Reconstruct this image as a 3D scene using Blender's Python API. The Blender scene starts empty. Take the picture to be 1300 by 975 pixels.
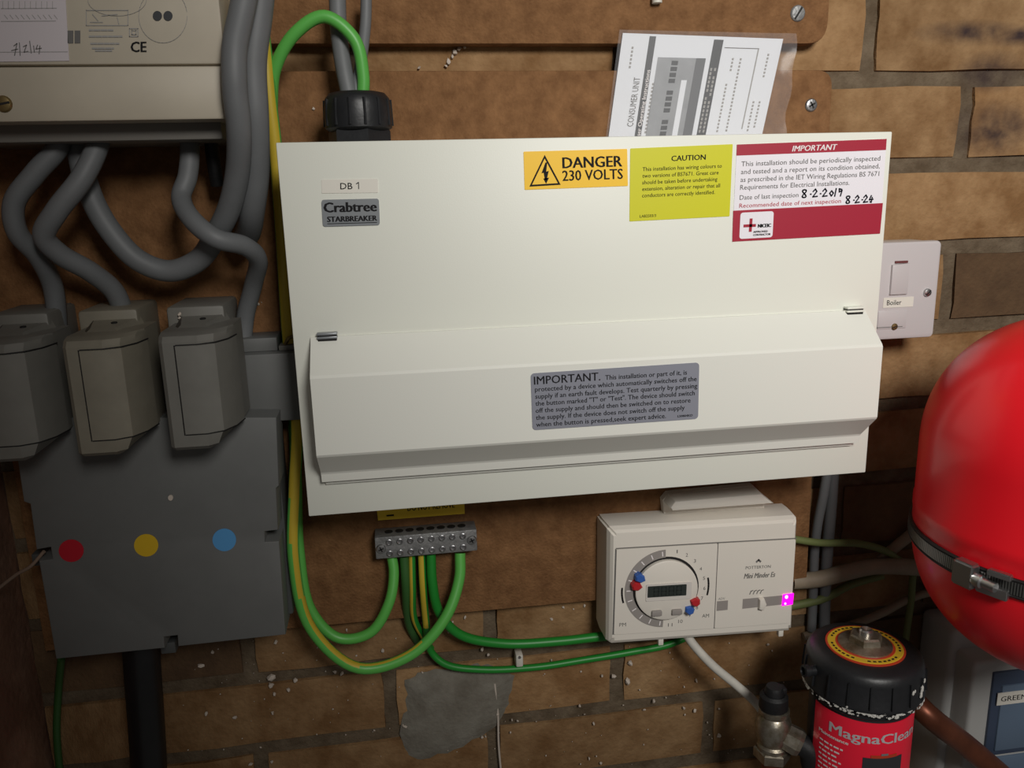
import bpy, bmesh, math, random
from mathutils import Vector, Matrix
random.seed(7)
SC = bpy.context.scene
COL = SC.collection

# ------------------------------------------------------------------ camera, world, light, exposure
FPX = 1047.0
CAM = Vector((0.071272, -0.716336, 1.566982))
ROT = Matrix(((0.9886817, -0.0587916, 0.1380294),      # world <- camera (x right, y down, z forward)
              (-0.1478719, -0.2264286, 0.9627378),
              (-0.0253471, -0.9722518, -0.2325594)))
cd = bpy.data.cameras.new('camera'); cam = bpy.data.objects.new('camera', cd); COL.objects.link(cam)
cd.sensor_fit = 'HORIZONTAL'; cd.sensor_width = 36.0; cd.lens = FPX / 1300 * 36.0
cd.clip_start = 0.01
m = Matrix.Identity(4)
for i in range(3):
    m[i][0] = ROT[i][0]; m[i][1] = -ROT[i][1]; m[i][2] = -ROT[i][2]; m[i][3] = CAM[i]
cam.matrix_world = m
SC.camera = cam

w = bpy.data.worlds.new('room_ambient'); SC.world = w; w.use_nodes = True
w.node_tree.nodes['Background'].inputs[0].default_value = (1.0, 0.95, 0.88, 1)
w.node_tree.nodes['Background'].inputs[1].default_value = 0.07

ld = bpy.data.lights.new('ceiling_spot', 'SPOT'); lamp = bpy.data.objects.new('ceiling_spot', ld); COL.objects.link(lamp)
ld.energy = 76.0; ld.color = (1.0, 0.975, 0.925); ld.spot_size = math.radians(71); ld.spot_blend = 1.0; ld.shadow_soft_size = 0.2
lamp.location = (0.44, -1.38, 2.12)
lamp.rotation_euler = (Vector((0.56, 0, 1.68)) - lamp.location).to_track_quat('-Z', 'Y').to_euler()

SC.view_settings.view_transform = 'Standard'
SC.view_settings.look = 'None'
SC.view_settings.exposure = 0.0
SC.view_settings.gamma = 1.0
SC.view_settings.use_curve_mapping = False

# ------------------------------------------------------------------ helpers
def U(px, py, Y):
    """photo position -> point on the plane at distance -Y in front of the brick wall"""
    d = ROT @ Vector(((px - 650) / FPX, (py - 487.5) / FPX, 1.0))
    s = (Y - CAM.y) / d.y
    return CAM + d * s

def lin(c):
    return tuple(((v / 255 / 12.92) if v / 255 <= 0.04045 else ((v / 255 + 0.055) / 1.055) ** 2.4) for v in c)

MATS = {}
def mat(name, rgb, rough=0.6, metal=0.0, var=0.0, vscale=40.0, bump=0.0, bscale=200.0, spec=0.5,
        dark=None, emit=None, estr=0.0, coat=0.0, rnd=0.0, trans=0.0, alpha=1.0, detail=4.0, lo=0.35, hi=0.7):
    M = bpy.data.materials.new(name); M.use_nodes = True
    nt = M.node_tree; N = nt.nodes; L = nt.links; b = N['Principled BSDF']
    c = lin(rgb)
    b.inputs['Base Color'].default_value = (*c, 1)
    b.inputs['Roughness'].default_value = rough; b.inputs['Metallic'].default_value = metal
    b.inputs['Specular IOR Level'].default_value = spec
    b.inputs['Coat Weight'].default_value = coat; b.inputs['Coat Roughness'].default_value = 0.15
    b.inputs['Transmission Weight'].default_value = trans; b.inputs['Alpha'].default_value = alpha
    if emit:
        b.inputs['Emission Color'].default_value = (*lin(emit), 1); b.inputs['Emission Strength'].default_value = estr
    if var or bump or rnd:
        tc = N.new('ShaderNodeTexCoord')
        src = tc.outputs['Object']
        if rnd:
            oi = N.new('ShaderNodeObjectInfo')
            ad = N.new('ShaderNodeVectorMath'); ad.operation = 'MULTIPLY_ADD'
            cx = N.new('ShaderNodeCombineXYZ')
            for k in range(3): L.new(oi.outputs['Random'], cx.inputs[k])
            ad.inputs[1].default_value = (9, 7, 5)
            L.new(cx.outputs[0], ad.inputs[0]); L.new(tc.outputs['Object'], ad.inputs[2])
            src = ad.outputs[0]
    if var or rnd:
        n = N.new('ShaderNodeTexNoise'); n.inputs['Scale'].default_value = vscale; n.inputs['Detail'].default_value = detail
        n.inputs['Roughness'].default_value = 0.65
        L.new(src, n.inputs['Vector'])
        r = N.new('ShaderNodeValToRGB')
        d = lin(dark) if dark else tuple(v * (1 - var) for v in c)
        r.color_ramp.elements[0].position = lo; r.color_ramp.elements[0].color = (*d, 1)
        r.color_ramp.elements[1].position = hi; r.color_ramp.elements[1].color = (*c, 1)
        L.new(n.outputs['Fac'], r.inputs['Fac'])
        out = r.outputs['Color']
        if rnd:
            h = N.new('ShaderNodeHueSaturation'); mr = N.new('ShaderNodeMapRange')
            mr.inputs['To Min'].default_value = 1 - rnd; mr.inputs['To Max'].default_value = 1 + rnd
            L.new(oi.outputs['Random'], mr.inputs['Value']); L.new(mr.outputs[0], h.inputs['Value'])
            L.new(out, h.inputs['Color']); out = h.outputs['Color']
        L.new(out, b.inputs['Base Color'])
    if bump:
        n2 = N.new('ShaderNodeTexNoise'); n2.inputs['Scale'].default_value = bscale; n2.inputs['Detail'].default_value = 5
        L.new(src, n2.inputs['Vector'])
        bp = N.new('ShaderNodeBump'); bp.inputs['Strength'].default_value = bump; bp.inputs['Distance'].default_value = 0.002
        L.new(n2.outputs['Fac'], bp.inputs['Height']); L.new(bp.outputs[0], b.inputs['Normal'])
    MATS[name] = M
    return M

mat('brick', (160, 128, 92), 0.92, var=0.4, dark=(122, 90, 58), vscale=22, bump=0.7, bscale=230, rnd=0.16, spec=0.2)
mat('brick_dark_shade', (112, 88, 64), 0.95, var=0.4, dark=(82, 63, 47), vscale=14, bump=0.7, bscale=230, rnd=0.1, spec=0.2)  # darker brick copy: shade painted into the lower right courses, plus odd dark bricks
mat('mortar', (118, 104, 86), 0.95, var=0.4, dark=(88, 74, 58), vscale=40, bump=0.8, bscale=300, spec=0.2)
mat('cement', (138, 134, 124), 0.95, var=0.3, dark=(110, 104, 94), vscale=30, bump=0.5, bscale=260, spec=0.2)
mat('side_wall', (180, 142, 120), 0.9, var=0.4, dark=(134, 98, 80), vscale=12, bump=0.5, bscale=150, spec=0.2)
mat('chipboard', (142, 103, 68), 0.85, var=0.3, dark=(110, 76, 47), vscale=60, bump=0.5, bscale=420, spec=0.25, detail=8)
mat('white_metal', (229, 230, 220), 0.45, spec=0.4, bump=0.04, bscale=900)
mat('flap_white', (231, 231, 223), 0.4, spec=0.4, bump=0.04, bscale=900)
mat('white_plastic', (214, 208, 202), 0.4, spec=0.45)
mat('switch_plastic', (198, 192, 193), 0.35, spec=0.5)
mat('timer_plastic', (226, 220, 210), 0.42, spec=0.45)
mat('timer_grey', (150, 144, 140), 0.5)
mat('meter_cream', (190, 180, 162), 0.5, var=0.12, vscale=14)
mat('meter_grey', (120, 116, 110), 0.6)
mat('carrier_grey', (120, 118, 112), 0.55, var=0.16, vscale=25)
mat('carrier_buff', (132, 126, 112), 0.55, var=0.2, vscale=25)
mat('box_grey', (108, 109, 108), 0.55, var=0.08, vscale=40)
mat('box_side', (78, 80, 80), 0.6)
mat('cable_grey', (112, 114, 116), 0.55, var=0.12, vscale=30)
mat('cable_beige', (152, 138, 118), 0.6, var=0.2, vscale=40)
mat('cable_white', (214, 210, 200), 0.5, var=0.15, vscale=60)
mat('cable_black', (26, 27, 29), 0.38, var=0.3, vscale=60, spec=0.5)
mat('earth_green', (92, 178, 78), 0.42, spec=0.5)
mat('earth_dark_green', (30, 132, 44), 0.42, spec=0.5)
mat('earth_deep_green', (52, 96, 44), 0.5)
mat('earth_yellow', (196, 170, 52), 0.45)
mat('earth_dull', (104, 114, 66), 0.6)
mat('black_plastic', (34, 35, 38), 0.42, var=0.25, vscale=80, bump=0.08, bscale=300)
mat('black_rubber', (20, 20, 22), 0.6, bump=0.2, bscale=300)
mat('dark_slot', (22, 20, 20), 0.7)
mat('print_black', (26, 26, 28), 0.7, spec=0.2)
mat('print_grey', (110, 108, 106), 0.7, spec=0.2)
mat('print_faint', (158, 156, 154), 0.7, spec=0.2)
mat('print_white', (236, 230, 230), 0.7, spec=0.2)
mat('print_red', (182, 60, 74), 0.7, spec=0.2)
mat('ink', (20, 20, 34), 0.6, spec=0.2)
mat('sticker_amber', (250, 200, 40), 0.45)
mat('sticker_yellow', (208, 206, 20), 0.45)
mat('sticker_white', (236, 233, 240), 0.45)
mat('sticker_red', (164, 30, 54), 0.45)
mat('sticker_grey', (150, 152, 164), 0.35, metal=0.2)
mat('badge_grey', (138, 142, 146), 0.35, metal=0.3)
mat('label_tape', (226, 222, 212), 0.45)
mat('meter_label', (204, 196, 200), 0.5)
mat('earth_label', (246, 210, 50), 0.5)
mat('dot_red', (184, 18, 40), 0.5)
mat('dot_yellow', (214, 176, 32), 0.5)
mat('dot_blue', (84, 150, 204), 0.5)
mat('paper', (222, 224, 230), 0.6)
mat('photo_grey', (150, 152, 156), 0.5, var=0.2, vscale=60)
mat('photo_dark', (88, 90, 94), 0.5)
mat('strip_dark', (52, 54, 58), 0.5)
mat('sleeve', (235, 235, 240), 0.15, alpha=0.10, spec=0.6)
mat('zinc', (166, 166, 168), 0.38, metal=0.85, var=0.3, vscale=120, bump=0.2, bscale=400)
mat('zinc_dull', (150, 150, 150), 0.5, metal=0.4, var=0.35, vscale=150, bump=0.3, bscale=400)
mat('steel', (190, 190, 190), 0.28, metal=0.95)
mat('chrome', (190, 184, 172), 0.36, metal=0.9, var=0.3, dark=(140, 128, 108), vscale=90, bump=0.15, bscale=200)
mat('brass', (140, 120, 80), 0.4, metal=0.8)
mat('copper', (134, 78, 56), 0.4, metal=0.6, var=0.4, vscale=30)
mat('vessel_red', (246, 26, 40), 0.34, spec=0.4, coat=0.15)
mat('label_red', (250, 34, 62), 0.35, spec=0.5)
mat('band_steel', (128, 128, 126), 0.32, metal=0.85)
mat('band_dark', (44, 42, 42), 0.5, metal=0.4)
mat('ring_red', (190, 62, 34), 0.5)
mat('ring_yellow', (214, 176, 46), 0.5)
mat('paste', (206, 204, 198), 0.7)
mat('label_silver', (196, 190, 194), 0.4)
mat('appliance_white', (176, 176, 174), 0.5, var=0.1, vscale=12)
mat('panel_blue', (98, 116, 138), 0.45, var=0.06, vscale=20)
mat('panel_navy', (62, 74, 96), 0.45)
mat('lcd', (52, 58, 56), 0.25, var=0.2, vscale=120)
mat('lcd_segment', (38, 42, 42), 0.3)
mat('tappet_blue', (56, 98, 176), 0.45)
mat('tappet_red', (186, 38, 44), 0.45)
mat('neon', (255, 30, 190), 0.3, emit=(255, 0, 205), estr=1.6)
mat('neon_core', (255, 190, 250), 0.3, emit=(255, 170, 245), estr=2.0)
mat('slot_red', (104, 50, 50), 0.6)
mat('crumb', (196, 184, 172), 0.9)
mat('twig', (150, 128, 112), 0.8)

def soot(M, spots):
    nt = M.node_tree; N = nt.nodes; L = nt.links; b = N['Principled BSDF']
    src = b.inputs['Base Color'].links[0].from_socket
    g = N.new('ShaderNodeNewGeometry'); nz = N.new('ShaderNodeTexNoise'); nz.inputs['Scale'].default_value = 55; nz.inputs['Detail'].default_value = 4
    L.new(g.outputs['Position'], nz.inputs['Vector']); acc = None
    for c, sz in spots:
        sub = N.new('ShaderNodeVectorMath'); sub.operation = 'SUBTRACT'; sub.inputs[1].default_value = (c.x, c.y, c.z); L.new(g.outputs['Position'], sub.inputs[0])
        dv = N.new('ShaderNodeVectorMath'); dv.operation = 'DIVIDE'; dv.inputs[1].default_value = sz; L.new(sub.outputs[0], dv.inputs[0])
        ln = N.new('ShaderNodeVectorMath'); ln.operation = 'LENGTH'; L.new(dv.outputs[0], ln.inputs[0])
        mr = N.new('ShaderNodeMapRange'); mr.inputs['From Min'].default_value = 0.25; mr.inputs['From Max'].default_value = 1.0; mr.inputs['To Min'].default_value = 1.0; mr.inputs['To Max'].default_value = 0.0
        L.new(ln.outputs['Value'], mr.inputs['Value']); o = mr.outputs[0]
        if acc is not None:
            mx = N.new('ShaderNodeMath'); mx.operation = 'MAXIMUM'; L.new(acc, mx.inputs[0]); L.new(o, mx.inputs[1]); o = mx.outputs[0]
        acc = o
    ml = N.new('ShaderNodeMath'); ml.operation = 'MULTIPLY'; L.new(acc, ml.inputs[0])
    m2 = N.new('ShaderNodeMapRange'); m2.inputs['From Min'].default_value = 0.3; m2.inputs['From Max'].default_value = 0.65; m2.inputs['To Min'].default_value = 0.35; m2.inputs['To Max'].default_value = 1.0
    L.new(nz.outputs['Fac'], m2.inputs['Value']); L.new(m2.outputs[0], ml.inputs[1])
    mix = N.new('ShaderNodeMix'); mix.data_type = 'RGBA'; L.new(ml.outputs[0], mix.inputs['Factor']); L.new(src, mix.inputs[6]); mix.inputs[7].default_value = (*lin((58, 46, 46)), 1)
    L.new(mix.outputs[2], b.inputs['Base Color'])
SPOTS = [(U(1232, 42, 0), (.062, .05, .012)), (U(1290, 46, 0), (.06, .05, .010)), (U(1258, 92, 0), (.038, .05, .020)), (U(1262, 165, 0), (.05, .05, .03))]
for k in ('brick', 'brick_dark_shade', 'mortar'): soot(MATS[k], SPOTS)

LOC = {}
def finish(me, material, smooth=35):
    mats = material if isinstance(material, (list, tuple)) else [material]
    for k in mats: me.materials.append(MATS[k])
    if smooth:
        for p in me.polygons: p.use_smooth = True
        me.set_sharp_from_angle(angle=math.radians(smooth))

def tag(o, label=None, cat=None, group=None, kind=None):
    if label: o['label'] = label
    if cat: o['category'] = cat
    if group: o['group'] = group
    if kind: o['kind'] = kind
    return o

def thing(name, label, cat, loc, group=None):
    o = bpy.data.objects.new(name, None); COL.objects.link(o)
    o.empty_display_size = 0.02; o.location = loc
    LOC[o.name] = Vector(loc)
    return tag(o, label, cat, group)

def obj(name, bm, material, parent=None, smooth=35, origin=None):
    if parent is not None: org = LOC[parent.name]
    elif origin is not None: org = Vector(origin)
    else:
        bb = [v.co for v in bm.verts]
        org = Vector(((min(v.x for v in bb) + max(v.x for v in bb)) / 2, (min(v.y for v in bb) + max(v.y for v in bb)) / 2, min(v.z for v in bb)))
    for v in bm.verts: v.co = v.co - org
    me = bpy.data.meshes.new(name); bm.to_mesh(me); bm.free()
    finish(me, material, smooth)
    o = bpy.data.objects.new(name, me); COL.objects.link(o)
    if parent is not None: o.parent = parent
    else: o.location = org
    LOC[o.name] = org.copy()
    return o

def B(): return bmesh.new()

def add_box(bm, x0, x1, y0, y1, z0, z1, bev=0.0, seg=2):
    xs, ys, zs = sorted((x0, x1)), sorted((y0, y1)), sorted((z0, z1))
    v = [bm.verts.new((x, y, z)) for x in xs for y in ys for z in zs]
    F = [(0, 1, 3, 2), (4, 6, 7, 5), (0, 4, 5, 1), (2, 3, 7, 6), (0, 2, 6, 4), (1, 5, 7, 3)]
    fs = [bm.faces.new([v[i] for i in f]) for f in F]
    if bev:
        es = list({e for f in fs for e in f.edges})
        bmesh.ops.bevel(bm, geom=es, offset=bev, segments=seg, affect='EDGES', profile=0.5)
    return bm

def box(*a, **k): return add_box(B(), *a, **k)

def add_prism(bm, poly, y0, y1, bev=0.0, seg=2, flip=False):
    """poly of (x,z) pulled along y from y0 (wall side) to y1 (room side)"""
    a = [bm.verts.new((x, y0, z)) for x, z in poly]
    b = [bm.verts.new((x, y1, z)) for x, z in poly]
    n = len(poly); fs = []
    fs.append(bm.faces.new(a)); fs.append(bm.faces.new(b[::-1]))
    for i in range(n):
        j = (i + 1) % n
        fs.append(bm.faces.new((a[j], a[i], b[i], b[j])))
    bmesh.ops.recalc_face_normals(bm, faces=fs)
    if bev:
        es = [e for e in fs[1].edges]
        bmesh.ops.bevel(bm, geom=es, offset=bev, segments=seg, affect='EDGES', profile=0.5)
    return bm

def prism(*a, **k): return add_prism(B(), *a, **k)

def add_loft(bm, rings, cap=True, closed=True):
    R = [[bm.verts.new(p) for p in r] for r in rings]
    n = len(rings[0]); fs = []
    for i in range(len(R) - 1):
        for k in range(n if closed else n - 1):
            j = (k + 1) % n
            fs.append(bm.faces.new((R[i][k], R[i][j], R[i + 1][j], R[i + 1][k])))
    if cap:
        fs.append(bm.faces.new(R[0][::-1])); fs.append(bm.faces.new(R[-1]))
    bmesh.ops.recalc_face_normals(bm, faces=fs)
    return fs

def basis(axis):
    a = Vector(axis).normalized()
    t = Vector((0, 0, 1)) if abs(a.z) < 0.9 else Vector((1, 0, 0))
    u = a.cross(t).normalized(); v = a.cross(u).normalized()
    return a, u, v

def add_lathe(bm, prof, org, axis=(0, 0, 1), seg=32, phase=0.0):
    a, u, v = basis(axis); org = Vector(org); rings = []
    for r, h in prof:
        r = max(r, 1e-5)
        rings.append([org + a * h + (u * math.cos(2 * math.pi * k / seg + phase) + v * math.sin(2 * math.pi * k / seg + phase)) * r for k in range(seg)])
    add_loft(bm, rings)
    return bm

def lathe(*a, **k): return add_lathe(B(), *a, **k)

def spline(pts, n=8):
    P = [Vector(p) for p in pts]
    if len(P) == 2: return [P[0].lerp(P[1], t / n) for t in range(n + 1)]
    P = [P[0] * 2 - P[1]] + P + [P[-1] * 2 - P[-2]]; out = []
    for i in range(1, len(P) - 2):
        p0, p1, p2, p3 = P[i - 1:i + 3]
        t0 = 0; t1 = t0 + max((p1 - p0).length, 1e-6) ** .5; t2 = t1 + max((p2 - p1).length, 1e-6) ** .5; t3 = t2 + max((p3 - p2).length, 1e-6) ** .5
        for k in range(n):
            t = t1 + (t2 - t1) * k / n
            a1 = p0 * ((t1 - t) / (t1 - t0)) + p1 * ((t - t0) / (t1 - t0))
            a2 = p1 * ((t2 - t) / (t2 - t1)) + p2 * ((t - t1) / (t2 - t1))
            a3 = p2 * ((t3 - t) / (t3 - t2)) + p3 * ((t - t2) / (t3 - t2))
            b1 = a1 * ((t2 - t) / (t2 - t0)) + a2 * ((t - t0) / (t2 - t0))
            b2 = a2 * ((t3 - t) / (t3 - t1)) + a3 * ((t - t1) / (t3 - t1))
            out.append(b1 * ((t2 - t) / (t2 - t1)) + b2 * ((t - t1) / (t2 - t1)))
    out.append(P[-2]); return out

def add_tube(bm, pts, r, seg=12, n=8, stripe=None, twist=0.0, raw=False, flat=1.0, r2=None):
    path = [Vector(p) for p in pts] if raw else spline(pts, n)
    tang = [(path[min(i + 1, len(path) - 1)] - path[max(i - 1, 0)]).normalized() for i in range(len(path))]
    ref = Vector((0, -1, 0))
    if abs(tang[0].dot(ref)) > 0.9: ref = Vector((0, 0, 1))
    nrm = (ref - tang[0] * ref.dot(tang[0])).normalized(); rings = []
    for i, p in enumerate(path):
        nrm = (nrm - tang[i] * nrm.dot(tang[i])).normalized()
        bi = tang[i].cross(nrm)
        rr = r if r2 is None else r + (r2 - r) * i / (len(path) - 1)
        tw = twist * i / len(path)
        rings.append([p + (nrm * math.cos(2 * math.pi * k / seg + tw) * flat + bi * math.sin(2 * math.pi * k / seg + tw)) * rr for k in range(seg)])
    fs = add_loft(bm, rings)
    if stripe:
        for i in range(len(path) - 1):
            for k in range(seg):
                if k in (stripe(i / len(path)) if callable(stripe) else stripe): fs[i * seg + k].material_index = 1
    return bm

def px(*pts): return [U(*p) for p in pts]

def cable(name, label, pts, r, material, group=None, stripe=None, twist=0.0, cat='cable', seg=12):
    bm = add_tube(B(), px(*pts), r, stripe=stripe, twist=twist, seg=seg)
    return tag(obj(name, bm, material, smooth=60), label, cat, group)

def rrect(u0, u1, v0, v1, ru, rv=None, n=5):
    rv = ru if rv is None else rv
    out = []
    for cu, cv, a0 in ((u1 - ru, v1 - rv, 0), (u0 + ru, v1 - rv, 90), (u0 + ru, v0 + rv, 180), (u1 - ru, v0 + rv, 270)):
        for k in range(n + 1):
            a = math.radians(a0 + 90 * k / n)
            out.append((cu + ru * math.cos(a), cv + rv * math.sin(a)))
    return out

class Quad:
    """flat patch on a plane facing the room; u right, v down, both 0..1"""
    def __init__(s, c, Y):
        s.p = [U(x, y, Y) for x, y in c]; s.Y = Y
    def pt(s, u, v, h=0.0):
        a, b, c, d = s.p
        p = (a * (1 - u) + b * u) * (1 - v) + (d * (1 - u) + c * u) * v
        return Vector((p.x, s.Y - h, p.z))
    def size(s): return (s.p[1] - s.p[0]).length, (s.p[3] - s.p[0]).length

def add_patch(bm, q, poly, h0, h1):
    a = [bm.verts.new(q.pt(u, v, h0)) for u, v in poly]; b = [bm.verts.new(q.pt(u, v, h1)) for u, v in poly]
    fs = [bm.faces.new(a), bm.faces.new(b)]
    for i in range(len(poly)):
        j = (i + 1) % len(poly); fs.append(bm.faces.new((a[i], a[j], b[j], b[i])))
    bmesh.ops.recalc_face_normals(bm, faces=fs)
    return bm

def patch(name, q, poly, material, parent, h0=0.0, h1=0.0004):
    return obj(name, add_patch(B(), q, poly, h0, h1), material, parent, smooth=0)

def text_geo(s, shear=0.0):
    c = bpy.data.curves.new('lettering', 'FONT'); c.body = s; c.size = 1.0; c.resolution_u = 2; c.shear = shear
    o = bpy.data.objects.new('lettering', c)
    me = o.to_mesh()
    vs = [(v.co.x, v.co.y) for v in me.vertices]; fs = [tuple(p.vertices) for p in me.polygons]
    o.to_mesh_clear(); bpy.data.objects.remove(o); bpy.data.curves.remove(c)
    return vs, fs

def add_text(bm, fn, s, u0, u1, vb, cap, bold=0.0, shear=0.0):
    """fn(u,v)->point; glyphs run from u0 to u1, baseline vb, capital height cap (v units); bold = overprint shift"""
    vs, fs = text_geo(s, shear)
    x0 = min(v[0] for v in vs); x1 = max(v[0] for v in vs)
    bx = bold * 1.5
    for k, sx in enumerate((-bx, 0, bx) if bold > 0 else (0,)):
        V = [bm.verts.new(fn(u0 + (x + sx - x0) / (x1 - x0) * (u1 - u0), vb - y / 0.72 * cap) + Vector((0, -4e-5 * k, 0))) for x, y in vs]
        for f in fs:
            try: bm.faces.new([V[i] for i in f])
            except ValueError: pass
    return bm

def lettering(q, lines, material, parent, h=0.0006, name='lettering'):
    bm = B()
    for l in lines:
        add_text(bm, lambda u, v: q.pt(u, v, h), *l)
    bm.normal_update()
    for f in bm.faces:
        if f.normal.y > 0: f.normal_flip()
    return obj(name, bm, material, parent, smooth=0)

def add_stroke(bm, fn, pts, wd, asp=1.0):
    """ribbon along a polyline in (u,v); wd in v units; asp = width/height of the patch"""
    for i in range(len(pts) - 1):
        (a, b), (c, d) = pts[i], pts[i + 1]
        dx, dy = (c - a) * asp, d - b; L = math.hypot(dx, dy) or 1e-6
        ex, ey = dx / L * wd * .35, dy / L * wd * .35
        nx, ny = -dy / L * wd / 2, dx / L * wd / 2
        V = [bm.verts.new(fn(*p)) for p in ((a + (nx - ex) / asp, b + ny - ey), (c + (nx + ex) / asp, d + ny + ey), (c + (-nx + ex) / asp, d - ny + ey), (a + (-nx - ex) / asp, b - ny - ey))]
        bm.faces.new(V)
    return bm

def circle(cu, cv, ru, rv, n=28, a0=0, a1=360):
    return [(cu + ru * math.cos(math.radians(a0 + (a1 - a0) * k / n)), cv + rv * math.sin(math.radians(a0 + (a1 - a0) * k / n))) for k in range(n if a1 - a0 == 360 else n + 1)]

def screw(parent, p, r, material='zinc', axis=(0, -1, 0), h=0.0022, slot='slot', ang=0.6, name='screw'):
    p = Vector(p)
    s = obj(name, lathe([(r, -0.001), (r, h * .3), (r * .85, h * .8), (r * .5, h), (0, h)], p, axis, 20), material, parent)
    a, u, v = basis(axis); bm = B()
    dirs = [u * math.cos(ang) + v * math.sin(ang)]
    if slot == 'cross': dirs.append(dirs[0].cross(a))
    for d in dirs:
        e = d.cross(a); L = r * (.82 if slot == 'slot' else .55); wd = r * .13
        c = p + a * (h * 1.02)
        lo = [c + d * sx * L + e * sy * wd - a * h * .5 for sx, sy in ((-1, -1), (1, -1), (1, 1), (-1, 1))]
        hi = [q_ + a * (h * .5 + 0.0001) for q_ in lo]
        add_loft(bm, [lo, hi])
    obj('slot', bm, 'dark_slot', s, smooth=0)
    return s

def struct(o): o['kind'] = 'structure'; return o

# ------------------------------------------------------------------ the setting: brick wall, side wall
wall = struct(obj('wall_back', box(-0.30, 1.15, 0.0018, 0.06, 0.62, 2.02), 'mortar', origin=(0.4, 0.03, 0.62)))
# eight brick shapes, shared by all bricks
def brick_mesh(seed, wd, dark_shade):
    rnd = random.Random(seed); bm = B()
    add_box(bm, -wd / 2, wd / 2, -0.0, 0.03, -0.0305, 0.0305)
    bmesh.ops.subdivide_edges(bm, edges=bm.edges[:], cuts=3, use_grid_fill=True)
    for v in bm.verts:
        edge = (abs(abs(v.co.x) - wd / 2) < 1e-5) + (abs(abs(v.co.z) - 0.0305) < 1e-5)
        if v.co.y < 0.005:
            v.co.y += rnd.uniform(-0.0007, 0.0007) + (0, 0.0004, 0.0018)[edge]
        v.co.x += rnd.uniform(-0.0016, 0.0016) * (1 if edge else .3); v.co.z += rnd.uniform(-0.0013, 0.0013) * (1 if edge else .3)
    me = bpy.data.meshes.new('brick'); bm.to_mesh(me); bm.free()
    finish(me, 'brick_dark_shade' if dark_shade else 'brick', 50)
    return me
FULL = [brick_mesh(i, 0.211, False) for i in range(5)]; DARK_SHADE = [brick_mesh(20 + i, 0.211, True) for i in range(2)]
z = 1.651 + 0.075 * 3; row = 1
while z > 0.75:
    off = 0.0475 if row % 2 == 0 else 0.146
    zc = z + 0.0375
    x = off - 0.225 * 2
    while x < 1.0:
        xc = x + 0.1125
        cut = xc - 0.1055 < -0.262          # bricks cut where they meet the side wall
        if xc + 0.1055 > -0.235:
            me = random.choice(DARK_SHADE) if (xc > 0.50 and zc < 1.50 and random.random() < .75) or random.random() < .10 else random.choice(FULL)  # lower right bricks mostly get the painted shade; a few elsewhere are simply darker
            b = bpy.data.objects.new('brick', me); COL.objects.link(b); b.parent = wall
            b.location = Vector((xc, -0.0018 + random.uniform(-.001, .0006), zc)) - LOC['wall_back']
            if random.random() < .5: b.rotation_euler[1] = math.pi
            if cut:
                wl_ = xc + 0.1055 + 0.262; b.scale.x = wl_ / 0.211; b.location.x = -0.262 + wl_ / 2 - LOC['wall_back'].x
        x += 0.225
    z -= 0.075; row += 1
# cement dab smeared over the bricks
cp = [(513, 862), (540, 852), (585, 850), (606, 843), (636, 846), (652, 858), (650, 882), (640, 905), (612, 935), (566, 955), (528, 962), (508, 930), (516, 900)]
rs = random.Random(5); cpl = spline([Vector((x, y, 0)) for x, y in cp + cp[:1]], 4)[:-1]; cp = [(v.x + rs.uniform(-2.5, 2.5), v.y + rs.uniform(-2.5, 2.5)) for v in cpl]
bm = B()
rim = [U(x, y, -0.0015) for x, y in cp]; mid = [(U(x, y, -0.0055) * .82 + U(580, 900, -0.0055) * .18) for x, y in cp]; inn = [(U(x, y, -0.0075) * .45 + U(580, 900, -0.0075) * .55) for x, y in cp]
add_loft(bm, [rim, mid, inn]); obj('cement_patch', bm, 'cement', wall, smooth=60)

struct(obj('wall_left', box(-0.36, -0.263, -0.30, 0.06, 0.62, 2.02, bev=0.004), 'side_wall'))

# ------------------------------------------------------------------ backing boards
def board(name, label, corners, rads, y0=-0.002, y1=-0.018):
    poly = []
    n = len(corners)
    for i, (x, z_) in enumerate(corners):
        r = rads[i]; p = Vector((x, z_)); a = Vector(corners[i - 1]); b_ = Vector(corners[(i + 1) % n])
        if r == 0: poly.append((x, z_)); continue
        d0 = (a - p).normalized(); d1 = (b_ - p).normalized()
        for k in range(7):
            t = k / 6; q0 = p + d0 * r * (1 - t); q1 = p + d1 * r * t
            s = p + d0 * r * (1 - t) ** 2 + d1 * r * t ** 2
            poly.append((s.x, s.y))
    root = thing(name, label, 'board', (sum(c[0] for c in corners) / n, -0.002, min(c[1] for c in corners)))
    obj('panel', prism(poly, y0, y1, bev=0.0012), 'chipboard', root, smooth=30)
    return root
mb = board('backing_board', 'large brown chipboard backing board behind the white consumer unit',
           [(-0.245, 1.184), (0.461, 1.180), (0.4555, 1.657), (-0.245, 1.660)], [0, 0.006, 0.014, 0])
screw(mb, U(1029.5, 133.5, -0.018), 0.0055, 'zinc', slot='cross', ang=.5)
ub = board('backing_board', 'upper brown chipboard strip with rounded lower corner above the dark gap',
           [(-0.245, 1.679), (0.4485, 1.678), (0.4485, 1.80), (-0.245, 1.80)], [0, 0.018, 0, 0])
screw(ub, U(1012.5, 17, -0.018), 0.0065, 'zinc_dull', ang=1.0)

# ------------------------------------------------------------------ consumer unit
cu = thing('consumer_unit', 'large white metal consumer unit with warning stickers and hinged flap', 'consumer unit', (0.225, -0.021, 1.33))
obj('enclosure', box(0.006, 0.444, -0.0215, -0.111, 1.334, 1.596, bev=0.001), 'white_metal', cu)
obj('front_cover', box(0.0, 0.45, -0.1105, -0.12, 1.33, 1.60, bev=0.0009), 'white_metal', cu)
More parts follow.
